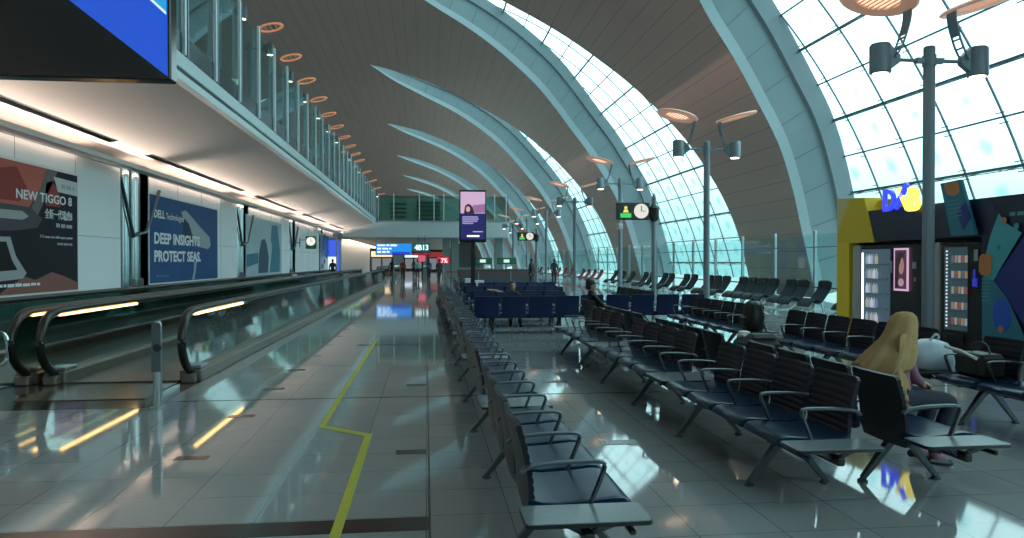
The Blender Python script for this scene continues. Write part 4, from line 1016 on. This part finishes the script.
vending(12.95, 1.05, 'black snack vending machine right of the near lamp post', 'snack')
o = MB().box((KX+.02, 15.57, .02), (KX+.45, 15.88, 1.95), bev=.02).box((KX, 15.65, .5), (KX+.02, 15.85, .9)).obj('slim_dispenser', mat('dispenser white', (.42, .4, .38), .4)); tag(o, 'slim pale dispenser between the yellow panel and the fridge', 'dispenser')
o = MB().box((KX+.02, 13.0, .02), (KX+.45, 13.4, 1.95), bev=.02).obj('side_locker', mat('locker grey', (.4, .36, .36), .4)); tag(o, 'narrow pale grey panel cabinet between the two black machines', 'cabinet')

# ------------------------------------------------------------------ people
SKIN = mat('skin', (.42, .25, .18), .55); HAIR = mat('black hair', (.01, .008, .007), .5)
def skinned(name, pts, edges, rad_, m, parent=None, sub=2, loc=None):
    me = bpy.data.meshes.new(name); me.from_pydata([tuple(p) for p in pts], edges, [])
    o = bpy.data.objects.new(name, me); C.objects.link(o)
    sk = o.modifiers.new('skin', 'SKIN'); sk.use_smooth_shade = True
    for i, v in enumerate(me.skin_vertices[0].data):
        r_ = rad_[i]; v.radius = r_ if hasattr(r_, '__len__') else (r_, r_); v.use_root = (i == 0)
    ss = o.modifiers.new('sub', 'SUBSURF'); ss.levels = sub; ss.render_levels = sub
    dg = bpy.context.evaluated_depsgraph_get(); dg.update()
    m2 = bpy.data.meshes.new_from_object(o.evaluated_get(dg)); bpy.data.objects.remove(o)
    m2.name = name; m2.materials.clear(); m2.materials.append(m); shade(m2, 80)
    return link(name, m2, parent, loc)
def figure(root, J, top, legs, skin=SKIN, hair=HAIR, sc=1., head_dir=(0, -1), hands=True, slim=1.):
    """J: joints pelvis, chest, neck, head, shL, elL, haL, shR, elR, haR, hipL, knL, anL, toL, hipR.. (dict of Vector)"""
    g = lambda k: Vector(J[k])
    P_ = [g('pelvis'), g('waist'), g('chest'), g('neck'), g('head')]
    E_ = [(0, 1), (1, 2), (2, 3), (3, 4)]
    R_ = [(.135, .105), (.125, .095), (.155, .105), (.052, .052), (.05, .05)]
    R_ = [(a*slim, b2*slim) if i < 3 else (a, b2) for i, (a, b2) in enumerate(R_)]
    def chain(frm, keys, rs):
        prev = frm
        for k, r_ in zip(keys, rs): P_.append(g(k)); R_.append((r_, r_)); E_.append((prev, len(P_)-1)); prev = len(P_)-1
    for s in 'LR':
        chain(2, ['sh'+s, 'el'+s, 'ha'+s], (.065, .046, .034))
        chain(0, ['hip'+s, 'kn'+s, 'an'+s, 'to'+s], (.09, .065, .045, .038))
    # body in skin-toned base wearing a one piece mesh coloured as clothes (top) with trousers as a child
    body = skinned('body', P_, E_, R_, top, root, 2)
    # trousers slightly outside the legs
    LP = [g('pelvis')]; LE = []; LR = [(.145, .115)]
    for s in 'LR':
        prev = 0
        for k, r_ in (('hip'+s, .10), ('kn'+s, .074), ('an'+s, .056)):
            LP.append(g(k)); LR.append((r_, r_)); LE.append((prev, len(LP)-1)); prev = len(LP)-1
    skinned('trousers', LP, LE, LR, legs, root, 2)
    # shoes
    for s in 'LR':
        a, t = g('an'+s), g('to'+s)
        MB().tube([a + (a-t)*.3 + Vector((0, 0, -.05)), a*.5+t*.5 + Vector((0, 0, -.02)), t + Vector((0, 0, -.0)), t+(t-a)*.25 + Vector((0, 0, -.005))], .045, 10, ry=.035, scales=(.8, 1, .95, .55)).obj('shoe', M['black'], root)
    # head
    h = g('head'); n = g('neck'); d = Vector((head_dir[0], head_dir[1], 0)).normalized(); ang = math.atan2(d.y, d.x)
    T = Matrix.Translation(h + Vector((0, 0, .03))) @ Matrix.Rotation(ang, 4, 'Z')
    hm = MB(); rings = []
    for z, rx, ry, ox in ((-.125, .03, .03, .05), (-.11, .055, .045, .03), (-.07, .078, .062, .01), (-.02, .09, .07, 0), (.03, .096, .075, -.005), (.075, .088, .07, -.01), (.105, .06, .05, -.012), (.12, .02, .02, -.012)):
        rings.append([(ox+rx*cos(2*pi*a/16), ry*sin(2*pi*a/16), z) for a in range(16)])
    hm.loft(rings); hm.add([(.085, -.012, .01), (.085, .012, .01), (.115, 0, -.035), (.088, -.018, -.04), (.088, .018, -.04)], [(0, 2, 1), (0, 3, 2), (1, 2, 4), (3, 4, 2)])
    for e in (-1, 1): hm.ball((0, e*.075, -.01), (.02, .008, .03), 8, 6)
    ho = hm.obj('head', skin, root); ho.data.transform(T)
    ey = MB()
    for e in (-1, 1): ey.ball((.084, e*.03, .01), (.008, .013, .006), 8, 5)
    ey.box((.086, -.02, -.068), (.092, .02, -.062)); eo = ey.obj('face_detail', M['black'], ho); eo.data.transform(T)
    hr_ = MB(); rings = []
    for z, rx, ry, ox in ((-.07, .06, .066, -.05), (-.02, .075, .078, -.035), (.03, .09, .083, -.02), (.08, .09, .078, -.016), (.115, .07, .058, -.014), (.133, .025, .02, -.014)):
        rings.append([(ox+rx*cos(2*pi*a/16), ry*sin(2*pi*a/16), z) for a in range(16)])
    hr_.loft(rings); hr = hr_.obj('hair', hair, ho); hr.data.transform(T)
    if hands:
        for s in 'LR':
            w_ = g('ha'+s); f = (w_ - g('el'+s)).normalized()
            up = Vector((0, 0, 1)) if abs(f.z) < .9 else Vector((1, 0, 0)); side = f.cross(up).normalized(); nrm = side.cross(f)
            hp = [w_, w_ + f*.05, w_ + f*.09]; he = [(0, 1), (1, 2)]; hrr = [(.02, .028), (.016, .034), (.012, .032)]
            for q, (o_, ln2) in enumerate(((-.030, .055), (-.010, .07), (.010, .066), (.028, .05))):
                i0_ = len(hp); hp += [w_ + f*.095 + side*o_, w_ + f*(.095+ln2*.55) + side*o_*1.1 - nrm*.008, w_ + f*(.095+ln2) + side*o_*1.1 - nrm*.025]
                he += [(2, i0_), (i0_, i0_+1), (i0_+1, i0_+2)]; hrr += [(.009, .009), (.0085, .0085), (.007, .007)]
            i0_ = len(hp); sg_ = -1 if s == 'L' else 1
            hp += [w_ + f*.04 + side*sg_*.035, w_ + f*.075 + side*sg_*.055]; he += [(1, i0_), (i0_, i0_+1)]; hrr += [(.011, .011), (.008, .008)]
            skinned('hand', hp, he, hrr, skin, root, 1)
    return body
def standing(x, y, facing, top, legs, label, stride=.18, h=1.72, bag=None):
    s = h/1.72
    r = thing('person', label, 'person', (x, y, 0), facing)
    J = dict(pelvis=(0, 0, .93), waist=(0, 0, 1.1), chest=(0, 0, 1.32), neck=(0, 0, 1.48), head=(0, .01, 1.58),
        shL=(.17, 0, 1.4), elL=(.22, -.03, 1.13), haL=(.2, .1, .9), shR=(-.17, 0, 1.4), elR=(-.22, .03, 1.13), haR=(-.2, -.05, .88),
        hipL=(.09, 0, .86), knL=(.09, stride*.8, .48), anL=(.09, stride*.5, .09), toL=(.1, stride*.5+.13, .04),
        hipR=(-.09, 0, .86), knR=(-.09, -.02, .47), anR=(-.09, -stride*.9, .09), toR=(-.1, -stride*.9+.13, .04))
    J = {k: tuple(c*s for c in v) for k, v in J.items()}
    figure(r, J, top, legs, head_dir=(0, 1)); return r
cl = lambda n, c: mat(n, c, .8)
standing(-3.4, 76, 0, cl('cloth black', (.015, .015, .018)), cl('cloth dark', (.03, .03, .035)), 'person in black standing at the left of the far aisle')
standing(-1.9, 62.5, pi, cl('cloth red', (.25, .03, .03)), cl('cloth dark', (.03, .03, .035)), 'person in a dark red top walking up the far aisle')
standing(-1.2, 76.5, pi, cl('cloth grey', (.15, .16, .18)), cl('cloth dark', (.03, .03, .035)), 'person in grey walking far down the aisle')
standing(.25, 66, 0, cl('cloth blue', (.04, .07, .16)), cl('cloth dark', (.03, .03, .035)), 'person in blue standing under the gate number sign')
standing(-.75, 67.5, 0, cl('cloth white', (.5, .5, .5)), cl('cloth dark', (.03, .03, .035)), 'person in white near the bridge')
standing(-6.3, 52, 0, cl('cloth black', (.015, .015, .018)), cl('cloth dark', (.03, .03, .035)), 'person in black riding the wall side walkway')
standing(.9, 52, .5, cl('cloth black', (.015, .015, .018)), cl('cloth dark', (.03, .03, .035)), 'person in black beside the red lit screen')
standing(6.2, 44, .9, cl('cloth black', (.015, .015, .018)), cl('cloth dark', (.03, .03, .035)), 'person in black by the far lamp post', stride=.05)
standing(8.6, 50, 0, cl('cloth black', (.015, .015, .018)), cl('cloth dark', (.03, .03, .035)), 'person in black near the red recliners', stride=.05)

def seated(x, y, rz, top, legs, label, lean=0., stretch=0., headz=1.17, hair=HAIR, drop=0.):
    """faces local +x; hips on a seat at z .44"""
    r = thing('person', label, 'person', (x, y, 0), rz)
    d = drop
    J = dict(pelvis=(0, 0, .53), waist=(-.02+lean*.2, 0, .68-d*.3), chest=(-.03+lean*.6, 0, .88-d*.6), neck=(-.02+lean, 0, 1.03-d), head=(.0+lean*1.15, 0, 1.13-d),
        shL=(-.02+lean*.8, .17, .96-d), elL=(.12+lean*.5, .22, .74-d*.5), haL=(.33, .12, .64), shR=(-.02+lean*.8, -.17, .96-d), elR=(.12+lean*.5, -.22, .74-d*.5), haR=(.33, -.1, .64),
        hipL=(.08, .09, .52), knL=(.45+stretch*.3, .12, .52-stretch*.15), anL=(.42+stretch, .12, .09), toL=(.55+stretch, .13, .04),
        hipR=(.08, -.09, .52), knR=(.45+stretch*.3, -.12, .52-stretch*.15), anR=(.42+stretch, -.12, .09), toR=(.55+stretch, -.13, .04))
    figure(r, J, top, legs, head_dir=(1, 0)); return r, J
# man in the black cap
r, J = seated(3.42, 14.75, 0, cl('jacket black', (.012, .012, .015)), cl('trousers grey', (.08, .08, .09)), 'man in a black cap and dark jacket slouching with legs out', lean=-.12, stretch=.35, drop=.06)
capm = MB().lathe([(.1, 0), (.1, .04), (.085, .08), (.04, .105), (.01, .11)], 16).prism([(.07, -.07), (.15, -.05), (.17, 0), (.15, .05), (.07, .07)], .012).mesh('cap', M['black'], 50)
hp_ = J['head']; link('cap', capm, r, (hp_[0]-.01, hp_[1], hp_[2]+.075))
# reclining man in the blue rows
r, J = seated(2.2, 18.9, -pi/2, cl('jacket black', (.012, .012, .015)), cl('trousers grey', (.08, .08, .09)), 'person in black sitting among the blue seats with a bare arm out', lean=-.14, drop=.2)
MB().tube([(-.12, -.2, .76), (-.12, -.42, .84), (-.1, -.66, .87)], .035, 8, scales=(1.1, 1, .7)).obj('forearm', SKIN, r)

# the scarfed woman, seated at (3.35, 4.95) facing +X
mauve = noisy(mat('mauve tunic', (.26, .11, .17), .8), 5, (.2, .08, .14), (.3, .13, .2)); denim = cl('skirt dark blue', (.022, .026, .045))
wr = thing('person', 'seated woman seen from behind in a long tan headscarf and mauve top', 'person', (3.60, 5.50, 0), .0)
Jw = dict(pelvis=(0, 0, .54), waist=(.0, 0, .70), chest=(.05, 0, .84), neck=(.10, 0, .95), head=(.14, 0, 1.015),
    shL=(.06, .11, .92), elL=(.14, .13, .72), haL=(.28, .04, .64), shR=(.06, -.10, .90), elR=(.14, -.11, .71), haR=(.27, -.02, .64),
    hipL=(.08, .09, .53), knL=(.46, .11, .52), anL=(.30, .11, .09), toL=(.42, .12, .04), hipR=(.08, -.09, .53), knR=(.46, -.11, .52), anR=(.30, -.11, .09), toR=(.42, -.12, .04))
figure(wr, Jw, mauve, denim, head_dir=(1, 0), slim=.72)
# tunic: loose loft over the torso
rings = []
for z, rx, ry, ox in ((.47, .17, .19, .02), (.55, .16, .185, .01), (.68, .14, .165, .01), (.82, .13, .16, .03), (.90, .115, .15, .05), (.96, .08, .12, .07), (1.0, .05, .06, .09)):
    rings.append([(ox+rx*cos(2*pi*a/28)*(1+.03*sin(a*2.3+z*9)), ry*sin(2*pi*a/28)*(1+.03*cos(a*1.7+z*7)), z) for a in range(28)])
MB().loft(rings).obj('tunic', mauve, wr, smooth=80)
# scarf: hood over the head, then drape down the back and left shoulder
scarf = noisy(mat('tan scarf', (.34, .21, .10), .9), 9, (.32, .19, .08), (.50, .32, .15), bump=.5)
rings = []; n = 48
prof_s = [(1.195, .02, .02, .14, 0), (1.186, .06, .055, .135, 0), (1.16, .09, .078, .13, 0), (1.11, .108, .09, .122, 0), (1.05, .115, .097, .108, 0), (.99, .126, .112, .088, 0), (.94, .145, .14, .062, 0), (.89, .165, .165, .03, 0), (.84, .178, .185, -.0, .01), (.80, .183, .19, -.028, .02), (.77, .186, .193, -.05, .03)]
for zi, (z, rx, ry, ox, oy) in enumerate(prof_s):
    row = []
    for a in range(n):
        t = 2*pi*a/n
        fold = 1 + (.012 + .11*max(0, (1.1-z))/.3)*sin(t*7 + zi*.25) + (.05*max(0, 1.12-z)/.3)*sin(t*15 - zi*.3) + .02*sin(t*4+1)
        zz = z - max(0, (1.0-z))*.22*(.5 - .5*cos(t*2+.8))
        row.append((ox+rx*cos(t)*fold, oy+ry*sin(t)*fold, zz))
    rings.append(row)
sm_ = MB().loft(rings, cap=False)
sm_.add([(0.14, 0, 1.199)] + rings[0], [(0, i+1, (i+1) % n+1) for i in range(n)])
# hanging tail down the back-right and a longer panel over the left shoulder
def panel(c0, c1, w0, w1, seed, nn_=14, wv=.018):
    c0, c1 = Vector(c0), Vector(c1); rows = []
    for i in range(11):
        t = i/10; c = c0.lerp(c1, t); w_ = w0+(w1-w0)*t; row = []
        for j in range(nn_):
            s = j/(nn_-1)-.5; row.append(c + w_*s*2 + Vector((-.02*sin(t*pi) + wv*sin(s*17+seed+t*2), 0, .012*sin(s*9+seed))))
        rows.append(row)
    vs = [p for r_ in rows for p in r_]; fs = []
    for i in range(10):
        for j in range(nn_-1): fs.append((i*nn_+j, i*nn_+j+1, (i+1)*nn_+j+1, (i+1)*nn_+j))
    return vs, fs
sm_.add(*panel((.06, -.115, 1.03), (.0, -.19, .54), Vector((.06, .02, 0)), Vector((.07, .02, 0)), 2.5))
so = sm_.obj('headscarf', scarf, wr, smooth=80)
sd = so.modifiers.new('thick', 'SOLIDIFY'); sd.thickness = .008

# ------------------------------------------------------------------ bags
def bag_mesh(w_, d_, h_, seed, pinch=.5, seg=22):
    random.seed(seed); rings = []
    for i, (z, s) in enumerate(((0, .82), (.08, .97), (.3, 1.04), (.55, 1.0), (.75, .86), (.88, .6*pinch+.35), (1., pinch*.5))):
        rings.append([(w_/2*s*cos(2*pi*a/seg)*(1+.09*sin(a*2.1+seed+i)), d_/2*s*sin(2*pi*a/seg)*(1+.09*cos(a*1.7+seed*2+i)), h_*z) for a in range(seg)])
    return MB().loft(rings)
wb = thing('plastic_bag', 'crumpled white plastic bag lying on the side table beyond the woman', 'bag', (5.42, 7.56, .432))
bag_mesh(.5, .44, .32, 3, .6).obj('bag_body', mat('white polythene', (.5, .58, .66), .4), wb, smooth=70)
MB().tube(smoothpath([(-.05, -.05, .28), (.0, -.1, .38), (.07, -.06, .35), (.08, 0, .28)], 4), .012, 6).obj('bag_handle', mat('white polythene', (.5, .58, .66), .4), wb)
wb = thing('handbag', 'small black handbag on the seat right of the white bag', 'bag', (5.5, 6.9, .445))
MB().box((-.15, -.2, 0), (.13, .2, .24), bev=.04).obj('bag_body', M['black'], wb); MB().tube(smoothpath([(0, -.13, .22), (0, -.08, .33), (0, .08, .33), (0, .13, .22)], 5), .01, 6).obj('strap', M['black'], wb)
MB().tube([(-.16, -.15, .2), (-.14, .1, .25), (-.16, .3, .27)], .016, 8).obj('rolled_paper', M['white'], wb)
wb = thing('holdall', 'dark holdall with pale patches standing in front of the right row', 'luggage', (4.85, 10.55, 0))
MB().box((-.28, -.3, .03), (.25, .3, .48), bev=.08).obj('bag_body', mat('holdall black', (.012, .012, .014), .5), wb)
MB().box((-.2, -.25, .44), (.2, .02, .54), bev=.05).obj('jacket', mat('jacket slate', (.035, .05, .065), .6), wb); bag_mesh(.2, .18, .1, 5, .8).obj('pale_cloth', M['white'], wb, loc=(-.14, .16, .46))
MB().box((.0, -.34, .1), (.22, -.29, .3), bev=.03).obj('pocket', M['white'], wb)
for s in (-.2, .2): MB().lathe([(.035, -.015), (.035, .015)], 10, T=Matrix.Translation((s, 0, .035)) @ Matrix.Rotation(pi/2, 4, 'X')).obj('wheel', M['rubber'], wb)
wb = thing('rucksack', 'black rucksack standing on the small table between two benches of the right row', 'bag', (5.45, 12.03, .432))
bag_mesh(.34, .4, .5, 11, .9).obj('bag_body', mat('holdall black', (.012, .012, .014), .5), wb, smooth=60)
MB().box((-.2, -.13, .05), (-.1, .13, .26), bev=.04).obj('pocket', M['black'], wb); MB().tube(smoothpath([(0, -.06, .47), (0, 0, .55), (0, .06, .47)], 5), .012, 6).obj('handle', M['black'], wb)
wb = thing('red_bag', 'small red bag standing on a blue seat at the end of the cross rows', 'bag', (3.15, 18.7, .46)); bag_mesh(.3, .22, .36, 8, .7).obj('bag_body', mat('red bag', (.3, .02, .03), .5), wb, smooth=70)
MB().tube(smoothpath([(-.06, 0, .33), (0, 0, .42), (.06, 0, .33)], 5), .01, 6).obj('handle', M['black'], wb)
wb = thing('white_papers', 'white paper packages on top of the far blue seats', 'package', (1.6, 27.3, .47)); MB().box((-.2, -.05, 0), (.5, .12, .43), bev=.02).box((-.2, -.05, .43), (.1, .1, .5), bev=.02).obj('packet', M['white'], wb)

# ------------------------------------------------------------------ light
w = bpy.data.worlds.new('sky'); SC.world = w; w.use_nodes = True
bg = w.node_tree.nodes['Background']; wn = w.node_tree
tc = wn.nodes.new('ShaderNodeTexCoord'); sp = wn.nodes.new('ShaderNodeSeparateXYZ'); wn.links.new(tc.outputs['Generated'], sp.inputs[0])
cr = wn.nodes.new('ShaderNodeValToRGB'); wn.links.new(sp.outputs['Z'], cr.inputs[0])
cr.color_ramp.elements[0].position = .03; cr.color_ramp.elements[0].color = (.25, .35, .36, 1)
cr.color_ramp.elements[1].position = .22; cr.color_ramp.elements[1].color = (.88, 1, 1, 1)
wn.links.new(cr.outputs[0], bg.inputs['Color']); bg.inputs['Strength'].default_value = 3.15
SC.view_settings.view_transform = 'Standard'; SC.view_settings.look = 'None'; SC.view_settings.gamma = 1
SC.view_settings.exposure = 0.0; SC.view_settings.use_curve_mapping = False
cy = SC.cycles
cy.max_bounces = 8; cy.diffuse_bounces = 4; cy.glossy_bounces = 4; cy.transparent_max_bounces = 24; cy.transmission_bounces = 4
cy.sample_clamp_indirect = 4; cy.use_denoising = True; cy.caustics_reflective = False; cy.caustics_refractive = False
try: cy.denoiser = 'OPENIMAGEDENOISE'
except Exception: pass
